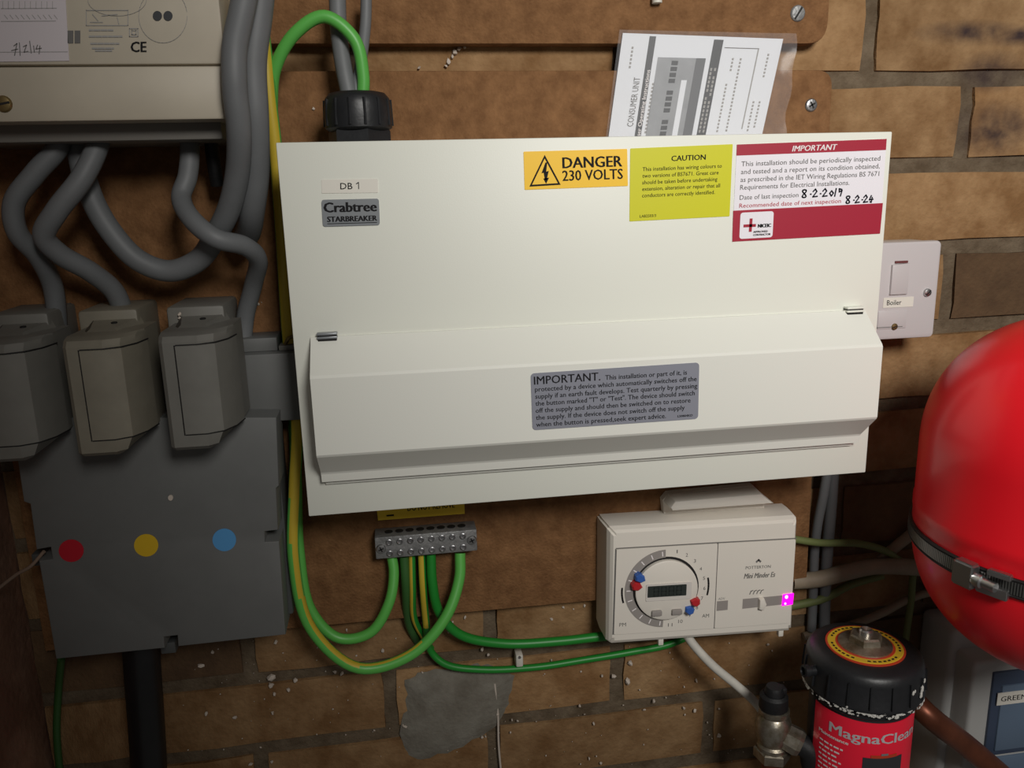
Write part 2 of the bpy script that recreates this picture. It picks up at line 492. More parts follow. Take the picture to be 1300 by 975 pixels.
# flap: slanted top, flat face, undercut slope, lip
prof = [(-0.1195, 1.4662), (-0.1225, 1.4662), (-0.1488, 1.4440), (-0.15, 1.4420), (-0.15, 1.3868), (-0.1490, 1.3850), (-0.1300, 1.3672), (-0.1290, 1.3655), (-0.1275, 1.3590), (-0.1195, 1.3578)]
bm = B()
rings = [[Vector((x, y, z_)) for y, z_ in prof] for x in (0.0125, 0.437)]
fs = add_loft(bm, rings)
flap = obj('flap', bm, 'flap_white', cu, smooth=12)
bm = add_box(B(), 0.0145, 0.4345, -0.1205, -0.1230, 1.3552, 1.3590, bev=0.0008); obj('lip', bm, 'flap_white', flap)
for x0, zc in ((0.0175, 1.4655), (0.4205, 1.4655)):
    c = obj('finger_notch', box(x0, x0 + 0.0135, -0.1195, -0.1256, zc - 0.0036, zc + 0.0035, bev=0.0006), 'dark_slot', cu)
    for k, dz in enumerate((0.0024, -0.0002)):
        obj('ridge', box(x0 - 0.0004, x0 + 0.0139, -0.1200, -0.1266, zc + dz, zc + dz + 0.0016, bev=0.0005), 'badge_grey' if x0 < .2 else 'white_metal', c)

def sticker(name, label, c, Y, material, parent=cu, ru=0.02, h=0.0004, rv=None):
    q = Quad(c, Y); W, H = q.size()
    o = patch(name, q, rrect(0, 1, 0, 1, ru, ru * W / H if rv is None else rv, 4), material, parent, 0.0, h)
    if label: o['label'] = label
    return o, q

s, q = sticker('warning_sticker', 'amber danger sticker with lightning triangle', [(664.5, 192.5), (796, 189), (797, 236), (666, 241)], -0.12, 'sticker_amber', ru=0.008)
lettering(q, [('DANGER', .37, .945, .465, .30, 0.018), ('230 VOLTS', .365, .95, .80, .285, 0.012)], 'print_black', s)
bm = B(); fn = lambda u, v: q.pt(u, v, 0.0006)
tri = [(.20, .10), (.045, .92), (.345, .90)]
cen = (.197, .64)
for i in range(3):
    a, b_ = tri[i], tri[(i + 1) % 3]
    ia = (a[0] + (cen[0] - a[0]) * .17, a[1] + (cen[1] - a[1]) * .17); ib = (b_[0] + (cen[0] - b_[0]) * .17, b_[1] + (cen[1] - b_[1]) * .17)
    bm.faces.new([bm.verts.new(fn(*p)) for p in (a, b_, ib, ia)])
for poly in ([(.205, .30), (.165, .58), (.21, .545), (.222, .30)], [(.185, .565), (.235, .52), (.212, .76), (.196, .76)], [(.180, .72), (.236, .70), (.206, .86)]):
    bm.faces.new([bm.verts.new(fn(*p)) for p in poly])
obj('pictogram', bm, 'print_black', s, smooth=0)

s, q = sticker('warning_sticker', 'lemon yellow caution sticker', [(800, 188.5), (930, 183), (926, 274.5), (799, 281)], -0.12, 'sticker_yellow', ru=0.008)
lettering(q, [('CAUTION', .40, .735, .195, .075, 0.012),
              ('This installation has wiring colours to', .12, .90, .315, .055), ('two versions of BS7671. Great care', .12, .87, .405, .055),
              ('should be taken before undertaking', .12, .86, .495, .055), ('extension, alteration or repair that all', .12, .89, .585, .055),
              ('conductors are correctly identified.', .12, .84, .675, .055)], 'print_black', s)
lettering(q, [('LAB2503/3', .10, .26, .955, .04)], 'print_black', s)

s, q = sticker('inspection_sticker', 'white and crimson inspection date sticker', [(935.2, 183.5), (1125.3, 176.3), (1116.8, 296.5), (929.3, 306.8)], -0.12, 'sticker_white', ru=0.004)
patch('band', q, [(0, 0), (1, 0), (1, .115), (0, .112)], 'sticker_red', s, 0.0003, 0.0005)
patch('band', q, [(-.003, .675), (1.005, .672), (1, 1), (0, 1)], 'sticker_red', s, 0.0003, 0.0005)
patch('emblem_panel', q, rrect(.045, .265, .70, .975, .018, .028), 'sticker_white', s, 0.0004, 0.0007)
lettering(q, [('IMPORTANT', .365, .665, .092, .060, 0.014, 0.2)], 'print_white', s)
L_ = [('This installation should be periodically inspected', .035, .965, .222, .052), ('and tested and a report on its condition obtained,', .035, .965, .302, .052),
      ('as prescribed in the IET Wiring Regulations BS 7671', .035, .965, .382, .052), ('Requirements for Electrical Installations.', .035, .765, .462, .052), ('Date of last inspection', .035, .425, .565, .050)]
lettering(q, L_, 'print_grey', s)
lettering(q, [('Recommended date of next inspection', .035, .715, .648, .046)], 'print_red', s)
fn = lambda u, v: q.pt(u, v, 0.0007)
bm = B(); asp = q.size()[0] / q.size()[1]
def hw(bm, pts_list, u, v, su, sv, wd=0.014):
    for pts in pts_list: add_stroke(bm, fn, [(u + a * su, v + b_ * sv) for a, b_ in pts], wd, asp)
D8 = [[(.5 + .36 * math.sin(2 * t * math.pi / 8), .5 - .48 * math.cos(t * math.pi / 8)) for t in range(17)]]
D2 = [[(.1, .3), (.5, .0), (.8, .3), (.1, .95), (.95, .9)]]
D0 = [[(.5, .3), (.15, .6), (.5, .95), (.85, .6), (.5, .3)]]
D1 = [[(.5, .05), (.3, 1.0)]]
D9 = [[(.8, .2), (.3, .1), (.35, .5), (.85, .3), (.6, 1.0)]]
D4 = [[(.5, .1), (.15, .65), (.9, .6)], [(.7, .35), (.55, 1.0), (.3, .9)]]
DOT = [[(.4, .6), (.55, .6)]]
u = .445
for g, adv in ((D8, .045), (DOT, .028), (D2, .038), (DOT, .028), (D2, .045), (D0, .030), (D1, .028), (D9, .035)):
    hw(bm, g, u, .49, .036, .085); u += adv
u = .745
for g, adv in ((D8, .042), (DOT, .022), (D2, .035), (DOT, .022), (D2, .038), (D4, .035)):
    hw(bm, g, u, .578, .034, .080); u += adv
obj('handwriting', bm, 'ink', s, smooth=0)
fn = lambda u, v: q.pt(u, v, 0.0009)
bm = B(); bm.faces.new([bm.verts.new(fn(*p)) for p in ((.107, .765), (.126, .765), (.124, .905), (.105, .905))]); bm.faces.new([bm.verts.new(fn(*p)) for p in ((.068, .825), (.150, .825), (.150, .855), (.068, .855))])
obj('emblem', bm, 'sticker_red', s, smooth=0)
lettering(q, [('NICEIC', .165, .25, .865, .038, 0.05), ('APPROVED', .135, .23, .918, .020, 0.03), ('CONTRACTOR', .135, .25, .950, .020, 0.03)], 'print_black', s, h=0.0009)

s, q = sticker('name_label', 'small white label', [(408, 228), (479.6, 227), (480, 244.6), (408.6, 245.4)], -0.12, 'label_tape', ru=0.01)
lettering(q, [('DB', .33, .545, .72, .48, 0.004)], 'print_black', s)
bm = B(); add_stroke(bm, lambda u, v: q.pt(u, v, .0006), [(.615, .34), (.655, .24), (.655, .70)], .06, q.size()[0] / q.size()[1]); obj('numeral', bm, 'print_black', s, smooth=0)
s, q = sticker('maker_badge', 'grey rounded maker badge', [(408, 253.6), (481, 252), (482.4, 285.6), (410, 287.7)], -0.12, 'badge_grey', ru=0.045, h=0.0008)
lettering(q, [('Crabtree', .04, .95, .47, .38, 0.03), ('STARBREAKER', .085, .95, .83, .21, 0.035)], 'print_black', s, h=0.0010)
fn = lambda u, v: q.pt(u, v, 0.0010)
bm = B(); bm.faces.new([bm.verts.new(fn(*p)) for p in ((.08, .885), (.95, .885), (.95, .91), (.08, .91))]); obj('underline', bm, 'print_black', s, smooth=0)

q = Quad([(673.5, 474), (887.5, 460), (886, 531.5), (676, 546)], -0.15); W, H = q.size()
s = patch('notice_sticker', q, rrect(0, 1, 0, 1, .022, .022 * W / H), 'sticker_grey', cu, 0, 0.0005); s['label'] = 'silver grey notice sticker with rounded corners'
vb = [.195 + .1245 * k for k in range(7)]
lettering(q, [('IMPORTANT.', .018, .405, vb[0], .145, 0.008), ('This installation or part of it, is', .435, .925, vb[0] - .0, .085, 0.004),
              ('protected by a device which automatically switches off the', .022, .985, vb[1], .085, 0.004), ('supply if an earth fault develops. Test quarterly by pressing', .022, .99, vb[2], .085, 0.004),
              ('the button marked "T" or "Test". The device should switch', .022, .975, vb[3], .085, 0.004), ('off the supply and should then be switched on to restore', .022, .95, vb[4], .085, 0.004),
              ('the supply. If the device does not switch off the supply', .022, .915, vb[5], .085, 0.004), ('when the button is pressed,seek expert advice.', .022, .80, vb[6], .085, 0.004), ('LS0804KD', .872, .965, .945, .04, 0.01)], 'print_black', s, h=0.0007, name='lettering')

# ------------------------------------------------------------------ cable gland on top of the unit
g0 = U(455, 150, -0.065); gx = g0.x
gl = thing('cable_gland', 'black plastic cable gland standing on top of the white consumer unit', 'cable gland', (gx, -0.065, 1.60))
bm = B(); add_lathe(bm, [(0.0235, 0.0), (0.0235, 0.009), (0.0225, 0.0105), (0.0225, 0.011)], (gx, -0.065, 1.6002), seg=6, phase=.3); obj('lock_nut', bm, 'black_plastic', gl, smooth=30)
bm = B(); add_lathe(bm, [(0.0215, 0.010), (0.0245, 0.012), (0.0250, 0.020), (0.0245, 0.028), (0.0235, 0.033), (0.0205, 0.0365), (0.016, 0.0375), (0.0150, 0.0350), (0.0, 0.0345)], (gx, -0.065, 1.60), seg=40)
obj('dome_nut', bm, 'black_plastic', gl, smooth=50)
bm = B()
for k in range(14):
    a = 2 * math.pi * k / 14
    c, s_ = math.cos(a), math.sin(a)
    add_tube(bm, [(gx + .0247 * c, -.065 + .0247 * s_, 1.6135), (gx + .0240 * c, -.065 + .0240 * s_, 1.632)], 0.0012, seg=6, n=2)
obj('grip_rib', bm, 'black_plastic', gl)

# ------------------------------------------------------------------ instruction leaflet in a sleeve behind the unit
lf = thing('instruction_leaflet', 'printed instruction leaflet in clear plastic sleeve tucked behind the consumer unit', 'leaflet', U(875, 172, -0.0205))
q = Quad([(790.5, 42), (994, 49.5), (966, 176), (771.5, 180)], -0.0195)
patch('sheet', q, [(0, 0), (1, 0), (1, 1), (0, 1)], 'paper', lf, 0.0, 0.0006)
# (u across, v down) printed areas
patch('printed_bar', q, [(.165, .02), (.205, .02), (.205, 1), (.165, 1)], 'strip_dark', lf, 0.0005, 0.0007)
patch('printed_bar', q, [(.565, .03), (.625, .03), (.625, 1), (.565, 1)], 'strip_dark', lf, 0.0005, 0.0007)
pb = patch('printed_picture', q, [(.235, .21), (.535, .21), (.535, 1), (.235, 1)], 'photo_grey', lf, 0.0005, 0.0007)
patch('picture_shadow', q, [(.475, .21), (.535, .21), (.535, 1), (.475, 1)], 'photo_dark', pb, 0.0007, 0.0008)
patch('picture_band', q, [(.405, .42), (.44, .42), (.44, 1), (.405, 1)], 'paper', pb, 0.0007, 0.0008)
bm = B()
for k in range(13):
    if k in (4, 9): continue
    v = .24 + .056 * k
    add_patch(bm, q, [(.325, v), (.365, v), (.365, v + .04), (.325, v + .04)], 0.0007, 0.0009)
obj('breaker_marks', bm, 'strip_dark', pb, smooth=0)
def vtext(lines, material):
    bm = B()
    for s_, uc, v0, v1, cap, bold in lines:   # reads upwards: along -v, capitals towards -u
        add_text(bm, lambda a, b_: q.pt(uc + b_, v0 + (v1 - v0) * a, 0.0009), s_, 0, 1, 0, cap, bold)
    for f in bm.faces:
        f.normal_update()
        if f.normal.y > 0: f.normal_flip()
    obj('lettering', bm, material, lf, smooth=0)
vtext([('CONSUMER UNIT', .145, .86, .40, .040, 0.0)], 'print_grey')
vtext([('User Operating Instructions', .200, .99, .33, .026, 0.01)], 'print_white')
bm = B()
for k, (uu, v0, v1) in enumerate(((.065, .12, .36), (.75, .2, .95), (.89, .62, .95), (.93, .62, .9), (.92, .15, .4), (.69, .45, .95), (.70, .2, .36), (.225, .45, .95))):
    n_ = int((v1 - v0) / .035)
    for j in range(n_):
        v = v0 + .035 * j
        add_patch(bm, q, [(uu, v), (uu + .012, v), (uu + .012, v + .022), (uu, v + .022)], 0.0006, 0.0007)
obj('small_print', bm, 'print_faint', lf, smooth=0)['kind'] = 'stuff'
bm = B()
for k in range(17):
    v = .30 + .04 * k
    for uu in (.575, .60):
        if random.random() < .85: add_patch(bm, q, [(uu, v), (uu + .012, v), (uu + .012, v + .028), (uu, v + .028)], 0.0007, 0.0008)
obj('bar_print', bm, 'print_faint', lf, smooth=0)
patch('printed_frame', q, [(.64, .10), (.86, .10), (.86, .108), (.64, .108)], 'print_grey', lf, 0.0006, 0.0007)
patch('printed_frame', q, [(.852, .108), (.86, .108), (.86, .9), (.852, .9)], 'print_faint', lf, 0.0006, 0.0007)
# sleeve: clear film with a crumpled free edge
bm = B(); rows = 12; colsn = 18; grid = []
qs = Quad([(786, 38), (1010, 43), (994, 176), (768, 180)], -0.0195)
for i in range(rows + 1):
    r_ = []
    for j in range(colsn + 1):
        u, v = j / colsn, i / rows
        h = 0.0012 + (0.0035 * max(0, (u - .88)) / .12 * (math.sin(v * 9 + u * 30) * .5 + .6) if u > .88 else 0)
        p = qs.pt(u, v, h); p.x += 0.0015 * math.sin(v * 14) * (u > .95); r_.append(bm.verts.new(p))
    grid.append(r_)
for i in range(rows):
    for j in range(colsn): bm.faces.new((grid[i][j], grid[i + 1][j], grid[i + 1][j + 1], grid[i][j + 1]))
obj('plastic_sleeve', bm, 'sleeve', lf, smooth=60)

# ------------------------------------------------------------------ boiler switch (fused spur)
Yp = -0.045
c = [U(1108, 306, Yp), U(1194, 307, Yp), U(1187, 428, Yp)]
x1 = 0.5535; x0 = x1 - 0.086; z1 = 1.5115; z0 = z1 - 0.0865
sw = thing('fused_switch', 'white plastic fused boiler switch half hidden behind the consumer unit', 'switch', ((x0 + x1) / 2, -0.002, z0))
obj('back_box', box(x0 + .002, x1 - .002, -0.002, -0.036, z0 + .001, z1 - .001, bev=0.003), 'white_plastic', sw)
q = Quad([(0, 0)] * 4, Yp); q.p = [Vector((x0, Yp, z1)), Vector((x1, Yp, z1)), Vector((x1, Yp, z0)), Vector((x0, Yp, z0))]
bm = B(); add_prism(bm, [(x0 + (x1 - x0) * u, z1 + (z0 - z1) * v) for u, v in rrect(0, 1, 0, 1, .05)], -0.037, Yp, bev=0.0022)
obj('face_plate', bm, 'switch_plastic', sw, smooth=40)
rk = obj('rocker', add_prism(B(), [(x0 + .039, z1 - .0195), (x0 + .0555, z1 - .0185), (x0 + .0555, z1 - .046), (x0 + .039, z1 - .046)], Yp + .001, Yp - 0.0025, bev=0.0012), 'switch_plastic', sw)
obj('rocker_mark', box(x0 + .042, x0 + .054, Yp, Yp - .0012, z1 - .0183, z1 - .0164), 'slot_red', rk, smooth=0)
lb = obj('label', box(x0 + .034, x0 + .063, Yp - .0001, Yp - .0004, z1 - .0575, z1 - .0485), 'label_tape', sw, smooth=0)
q2 = Quad([(0, 0)] * 4, Yp); q2.p = [Vector((x0 + .034, Yp, z1 - .0485)), Vector((x0 + .063, Yp, z1 - .0485)), Vector((x0 + .063, Yp, z1 - .0575)), Vector((x0 + .034, Yp, z1 - .0575))]
lettering(q2, [('Boiler', .12, .60, .74, .52)], 'print_black', lb)
fc = obj('fuse_carrier', box(x0 + .030, x0 + .0575, Yp + .001, Yp - .0008, z1 - .0765, z1 - .060, bev=.0006), 'switch_plastic', sw)
obj('groove', box(x0 + .028, x0 + .054, Yp, Yp - .0010, z1 - .0752, z1 - .0746), 'print_grey', fc, smooth=0)
screw(fc, (x0 + .0465, Yp - .0006, z1 - .0748), 0.0030, 'brass', ang=.3, h=.0012, name='fuse_screw')
screw(sw, (x1 - .0105, Yp - .0004, z1 - .0455), 0.0037, 'steel', ang=.8)

# ------------------------------------------------------------------ earth bar and its label
eb = thing('earth_terminal_bar', 'zinc earth terminal bar screwed to board with green wires below', 'terminal bar', (0.0888, -0.018, 1.2530))
obj('bar', box(0.0442, 0.1334, -0.0185, -0.0395, 1.2532, 1.2735, bev=0.001), 'zinc_dull', eb)
xs = [0.0565 + 0.0092 * k for k in range(8)]
for x in xs:
    for zz in (1.2685, 1.2580):
        obj('clamp_screw', lathe([(.0029, -.001), (.0029, .0009), (.0022, .0013), (.0012, .0003), (0, .0003)], (x, -0.0396, zz), (0, -1, 0), 14), 'zinc', eb)
for x, zz in ((0.0492, 1.2630), (0.1287, 1.2640)): screw(eb, (x, -0.0395, zz), 0.0044, 'steel', slot='cross', ang=.4)
bm = B()
for x in xs: add_lathe(bm, [(.0036, 0), (.0036, .0006), (0, .0006)], (x, -.029, 1.2735), (0, 0, 1), 12)
obj('wire_hole', bm, 'dark_slot', eb)
el, q = None, Quad([(477, 635), (589, 627), (590, 652), (480, 660.5)], -0.0182)
el = obj('safety_label', add_patch(B(), q, [(0, 0), (1, 0), (1, 1), (0, 1)], 0.0, 0.0004), 'earth_label', smooth=0)
tag(el, 'yellow do not remove earth label stuck on the board under consumer unit', 'label')
lettering(q, [('DO NOT REMOVE', .345, .885, .64, .32, 0.012)], 'print_black', el)
patch('printed_dash', q, [(.10, .76), (.185, .755), (.185, .83), (.10, .835)], 'print_black', el, .0004, .0006)

# ------------------------------------------------------------------ earth cables
ST = (0, 1, 11)
cable('earth_cable', 'bright green earth cable arching over the gland into its top', [(461, 122, -.065), (461, 95, -.066), (450, 50, -.068), (412, 21, -.068), (375, 42, -.065), (350, 85, -.058), (345, 130, -.05), (348, 180, -.042), (358, 300, -.034), (370, 480, -.030), (376, 600, -.032), (380, 700, -.036), (395, 775, -.042), (430, 810, -.046), (470, 803, -.046), (494, 765, -.042), (500, 728, -.034), (497, 704, -.029)],
      0.0046, ['earth_green', 'earth_yellow'], 'thick earth cables')
cable('earth_cable', 'yellow striped earth cable looping left of the unit up to the bar end', [(327, -8, -.060), (336, 60, -.060), (343, 130, -.058), (350, 190, -.054), (358, 300, -.046), (366, 430, -.042), (377, 540, -.052), (374, 620, -.060), (373, 710, -.064), (395, 798, -.060), (455, 848, -.060), (520, 832, -.056), (565, 785, -.048), (583, 735, -.036), (584, 702, -.029)],
      0.0049, ['earth_green', 'earth_yellow'], 'thick earth cables', stripe=lambda t: (10, 11, 0, 1) if t < .50 else ((10, 11, 0) if t < .54 else ((10, 11) if t < .60 else ((9, 10) if t < .70 else ((9,) if t < .80 else ())))))
cable('earth_cable', 'dull dark green earth wire dropping straight behind the loops', [(513, 706, -.029), (515, 740, -.030), (519, 790, -.012), (530, 815, .0)], 0.0042, 'earth_deep_green', 'thin earth wires')
cable('earth_cable', 'left thin green and yellow earth wire hanging from terminal bar', [(523, 705, -.029), (524, 745, -.031), (526, 785, -.02), (540, 812, -.006), (548, 824, -.005)], 0.0030, ['earth_dark_green', 'earth_yellow'], 'thin earth wires', stripe=(0, 1, 2, 3, 4))
cable('earth_cable', 'dark green earth cable running low along brickwork under the timer', [(535, 704, -.029), (537, 745, -.031), (541, 790, -.02), (546, 825, -.010), (565, 843, -.012), (610, 850, -.012), (680, 847, -.010), (740, 838, -.010), (800, 828, -.010), (850, 818, -.010), (890, 800, -.010)], 0.0034, ['earth_dark_green', 'earth_yellow'], 'thin earth wires', stripe=lambda t: (11, 0, 1) if t < .2 else ())
cable('earth_cable', 'deep green earth cable sweeping right into the timer bottom', [(547, 703, -.029), (549, 740, -.032), (558, 778, -.030), (585, 806, -.026), (640, 817, -.022), (710, 814, -.022), (765, 808, -.022), (800, 806, -.024)], 0.0044, 'earth_dark_green', 'thick earth cables')

# ------------------------------------------------------------------ grey cables into the gland
cable('grey_cable', 'left grey cable coming down into the black gland', [(428, -10, -.05), (430, 40, -.054), (437, 90, -.06), (444, 124, -.063)], 0.0062, 'cable_grey', 'cables entering the gland')
cable('grey_cable', 'thin grey cable behind the green arch entering gland', [(465, -10, -.045), (464, 30, -.048), (458, 80, -.056), (450, 124, -.062)], 0.0042, 'cable_grey', 'cables entering the gland')

# ------------------------------------------------------------------ electricity meter
em = thing('electricity_meter', 'cream electricity meter box at the top left above the grey cables', 'meter', (-0.14, -0.018, 1.60))
zb = U(288, 151.5, -0.12).z; xr = -0.0275; zs = U(150, 83, -.12).z
obj('upper_case', box(-0.25, xr, -0.0185, -0.1195, zs + .0004, 1.86, bev=0.002), 'meter_cream', em)
tc_ = obj('terminal_cover', box(-0.25, xr, -0.030, -0.12, zb, zs - .0004, bev=0.002), 'meter_cream', em)
obj('terminal_block', box(-0.205, -0.038, -0.0185, -0.098, zb - .0115, zb + .01, bev=0.002), 'meter_grey', em)
screw(tc_, U(5, 132, -.12), 0.0052, 'brass', ang=.2)
q = Quad([(0, 0), (100, 0), (100, 100), (0, 100)], -0.1195)
def P(x, y): return (x / 100, y / 100)
lab = patch('paper_label', q, [P(-60, -60), P(80, -60), P(88, 77), P(-60, 79)], 'meter_label', em, 0, .0005)
bm = B()
for k, (xa, xb, yy) in enumerate(((2, 72, 11), (2, 71, 27), (0, 86, 66))):
    add_stroke(bm, lambda u, v: q.pt(u, v, .0007), [P(xa, yy), P(xb, yy - .5)], .008)
for xx in range(4, 70, 7):
    add_stroke(bm, lambda u, v: q.pt(u, v, .0007), [P(xx, 2), P(xx, 11)], .006); add_stroke(bm, lambda u, v: q.pt(u, v, .0007), [P(xx + 2, 19), P(xx + 6, 24)], .008)
obj('printed_lines', bm, 'print_faint', lab, smooth=0)
bm = B()
for pts in ([(18, 58), (22, 55), (19, 70)], [(15, 64), (23, 62)], [(25, 54), (26, 70)], [(30, 59), (34, 57), (31, 66), (36, 65)], [(38, 52), (40, 67)], [(43, 58), (44, 66)], [(48, 57), (46, 62), (53, 61)], [(51, 58), (50, 68)]):
    add_stroke(bm, lambda u, v: q.pt(u, v, .0008), [P(*p) for p in pts], .011)
obj('handwriting', bm, 'print_grey', lab, smooth=0)
lettering(q, [('CE', 1.68, 1.88, .655, .135, .02)], 'print_black', em)
bm = B()
for xx in (86, 95): add_patch(bm, q, [P(xx, 38.5), P(xx + 7, 38.5), P(xx + 7, 54.5), P(xx, 54.5)], 0, .0005)
obj('printed_code', bm, 'print_grey', em, smooth=0)
fnm = lambda u, v: q.pt(u, v, .0005)
bm = B()
for a, b_ in (((110, 13), (164, 13)), ((110, 32), (164, 32)), ((110, 13), (110, 32)), ((164, 13), (164, 32)), ((118, 18), (125, 26)), ((130, 20), (150, 18)), ((150, 22), (152, 30)), ((115, 28), (131, 28))): add_stroke(bm, fnm, [P(*a), P(*b_)], .010)
for yy, xa, xb in ((38, 114, 146), (46, 114, 156), (55, 116, 152), (61, 118, 145), (64, 122, 144)):
    x = xa
    while x < xb:
        wd = random.uniform(3, 8); add_stroke(bm, fnm, [P(x, yy), P(min(x + wd, xb), yy)], .022); x += wd + 2
for pts in ([(166, 36), (177, 36), (177, 46), (166, 46), (166, 36)], [(169, 38.5), (174.5, 38.5), (174.5, 43.5), (169, 43.5), (169, 38.5)]): add_stroke(bm, fnm, [P(*p) for p in pts], .012)
add_stroke(bm, fnm, [P(*p) for p in circle(210, 20, 32, 34, 40)], .006); add_stroke(bm, fnm, [P(*p) for p in circle(150, 0, 38, 20, 40)], .005)
obj('printed_data', bm, 'print_faint', em, smooth=0)
for xx in (202.5, 216.5): patch('optical_port', q, [P(*p) for p in circle(xx, 20, 6, 6.2, 20)], 'strip_dark', em, 0, .0006)

# ------------------------------------------------------------------ fuse carriers (three)
def carrier(x0, label, buff=False):
    wd = 0.045; zt, zb_ = 1.4745, 1.3905
    t = thing('fuse_carrier', label, 'fuse carrier', (x0 + wd / 2, -0.018, zb_), 'fuse carriers on the supply cutouts')
    mt = 'carrier_buff' if buff else 'carrier_grey'
    # base block behind, peeping out on top
    obj('base', box(x0 - .006, x0 + .036, -0.0185, -0.076, 1.40, 1.4865, bev=.003), mt, t)
    sec = [(x0, -.062), (x0, -.127), (x0 + .003, -.130), (x0 + .026, -.130), (x0 + .036, -.1245), (x0 + .0425, -.112), (x0 + .045, -.095), (x0 + .045, -.062)]
    def ring(zz, inset=0.0, dy=0.0, cut=0.0): return [Vector((min(x, x0 + .045 - cut) , y + dy * (y < -.1), zz)) for x, y in sec]
    bm = B(); add_loft(bm, [ring(zb_, 0, .004, .017), ring(zb_ + .003, 0, .0, .013), ring(zb_ + .012), ring(zt - .006), ring(zt - .002, 0, .003), ring(zt, 0, .010)])
    bdy = obj('cover', bm, mt, t, smooth=22)
    psec = [(x0 + .0115, -.128), (x0 + .0115, -.1311), (x0 + .0262, -.1311), (x0 + .0368, -.1255), (x0 + .0435, -.1125), (x0 + .0462, -.095), (x0 + .0452, -.093)]
    bm = B(); add_loft(bm, [[Vector((x, y, zz)) for x, y in psec] for zz in (zb_ + .0125, zt - .0085)])
    obj('front_panel', bm, mt, t, smooth=30)
    # dark joint around the panel
    bm = B(); zl, zh = zb_ + .0118, zt - .0078
    jsec = [(x, y) for x, y in psec[1:-1]]
    for zz in (zl, zh):
        add_tube(bm, [Vector((x, y + .0012, zz)) for x, y in jsec], .0005, seg=6, raw=True)
    add_tube(bm, [Vector((x0 + .0110, -.1301, zl)), Vector((x0 + .0110, -.1301, zh))], .0006, seg=6, raw=True)
    obj('joint', bm, 'dark_slot', t)
    # top hood with fixing hole
    bm = B(); add_loft(bm, [[Vector(p) for p in ((x0 + .002, -.07, zt - .004), (x0 + .040, -.07, zt - .004), (x0 + .034, -.114, zt - .004), (x0 + .005, -.114, zt - .004))],
                            [Vector(p) for p in ((x0 + .004, -.07, zt + .0055), (x0 + .036, -.07, zt + .0055), (x0 + .026, -.098, zt + .0015), (x0 + .009, -.098, zt + .0015))]])
    hd = obj('hood', bm, mt, t, smooth=25)
    obj('fixing_hole', lathe([(.0022, -.0008), (.0022, .0006), (0, .0006)], (x0 + .022, -.0855, zt + .0034), (0, -.12, 1), 14), 'dark_slot', hd)
    if not buff:
        obj('side_label', box(x0 + .0002, x0 - .0003, -.072, -.118, zb_ + .012, zt - .016), 'dark_slot', t, smooth=0)
    return t
carrier(-0.2135, 'leftmost grey fuse carrier, cut off by the left picture edge')
carrier(-0.1515, 'buff grey fuse carrier in the middle of the three', True)
carrier(-0.0895, 'grey fuse carrier nearest the consumer unit with dark label on its side')

# isolator / link box between carriers and unit
iso = thing('isolator_box', 'plain grey plastic box between the third fuse carrier and consumer unit', 'box', (-0.03, -0.018, 1.388))
obj('cover', box(-0.060, 0.004, -0.0185, -0.060, 1.389, 1.4445, bev=.0018), 'box_grey', iso)
obj('terminal_shroud', box(-0.060, -0.021, -0.0185, -0.050, 1.4446, 1.4555, bev=.001), 'box_grey', iso)
obj('side_tab', box(-0.020, 0.003, -0.0185, -0.052, 1.4446, 1.4490, bev=.001), 'carrier_grey', iso)
obj('wire_stub', add_tube(B(), px((362, 437, -.05), (366, 430, -.052), (371, 427, -.05)), .0014), 'brass', iso)

# ------------------------------------------------------------------ distribution box with coloured dots
db = thing('distribution_box', 'grey plastic supply box with red, yellow and blue dots on its cover', 'box', (-0.118, -0.018, 1.21))
Yd = -0.085
obj('back_case', box(-0.206, -0.0270, -0.0185, -0.058, 1.218, 1.388, bev=.002), 'box_side', db)
pts = [(8, 530), (351, 530), (354, 617), (350.5, 620), (353, 673), (336, 675), (336.5, 688), (354.5, 687), (362.5, 806), (226, 821), (225, 807), (208, 809), (209, 823), (71, 837), (49, 712), (66.5, 710), (64, 695), (46, 698), (38, 640), (30, 637), (22, 585)]
poly = [(U(x, y, Yd).x, U(x, y, Yd).z) for x, y in pts][::-1]
cov = obj('cover', prism(poly, -0.050, Yd, bev=.0012), 'box_grey', db, smooth=30)
q = Quad([(0, 600), (100, 600), (100, 700), (0, 700)], Yd)
for (x, y), mt in (((90.5, 699), 'dot_red'), ((188, 692), 'dot_yellow'), ((292.5, 685), 'dot_blue')):
    patch('phase_dot', q, [(a / 100, (b_ - 600) / 100) for a, b_ in circle(x, y, 16, 14.5, 32)], mt, cov, 0, .0004)
patch('fleck', q, [(a / 100, (b_ - 600) / 100) for a, b_ in circle(220.5, 631, 3.4, 3.6, 9)], 'crumb', cov, 0, .0012)
for x, y in ((344, 681), (57, 704), (217, 815)):
    p = U(x, y, -.056); obj('clip', box(p.x - .006, p.x + .006, -.050, -.066, p.z - .005, p.z + .005, bev=.001), 'box_side', db)
p = U(217, 815, -.066)
cable('mains_cable', 'thick black mains cable rising into the bottom of the grey supply box', [(179, 815, -.045), (181, 850, -.046), (186, 920, -.046), (189, 975, -.046), (189, 1060, -.046)], 0.0152, 'cable_black')

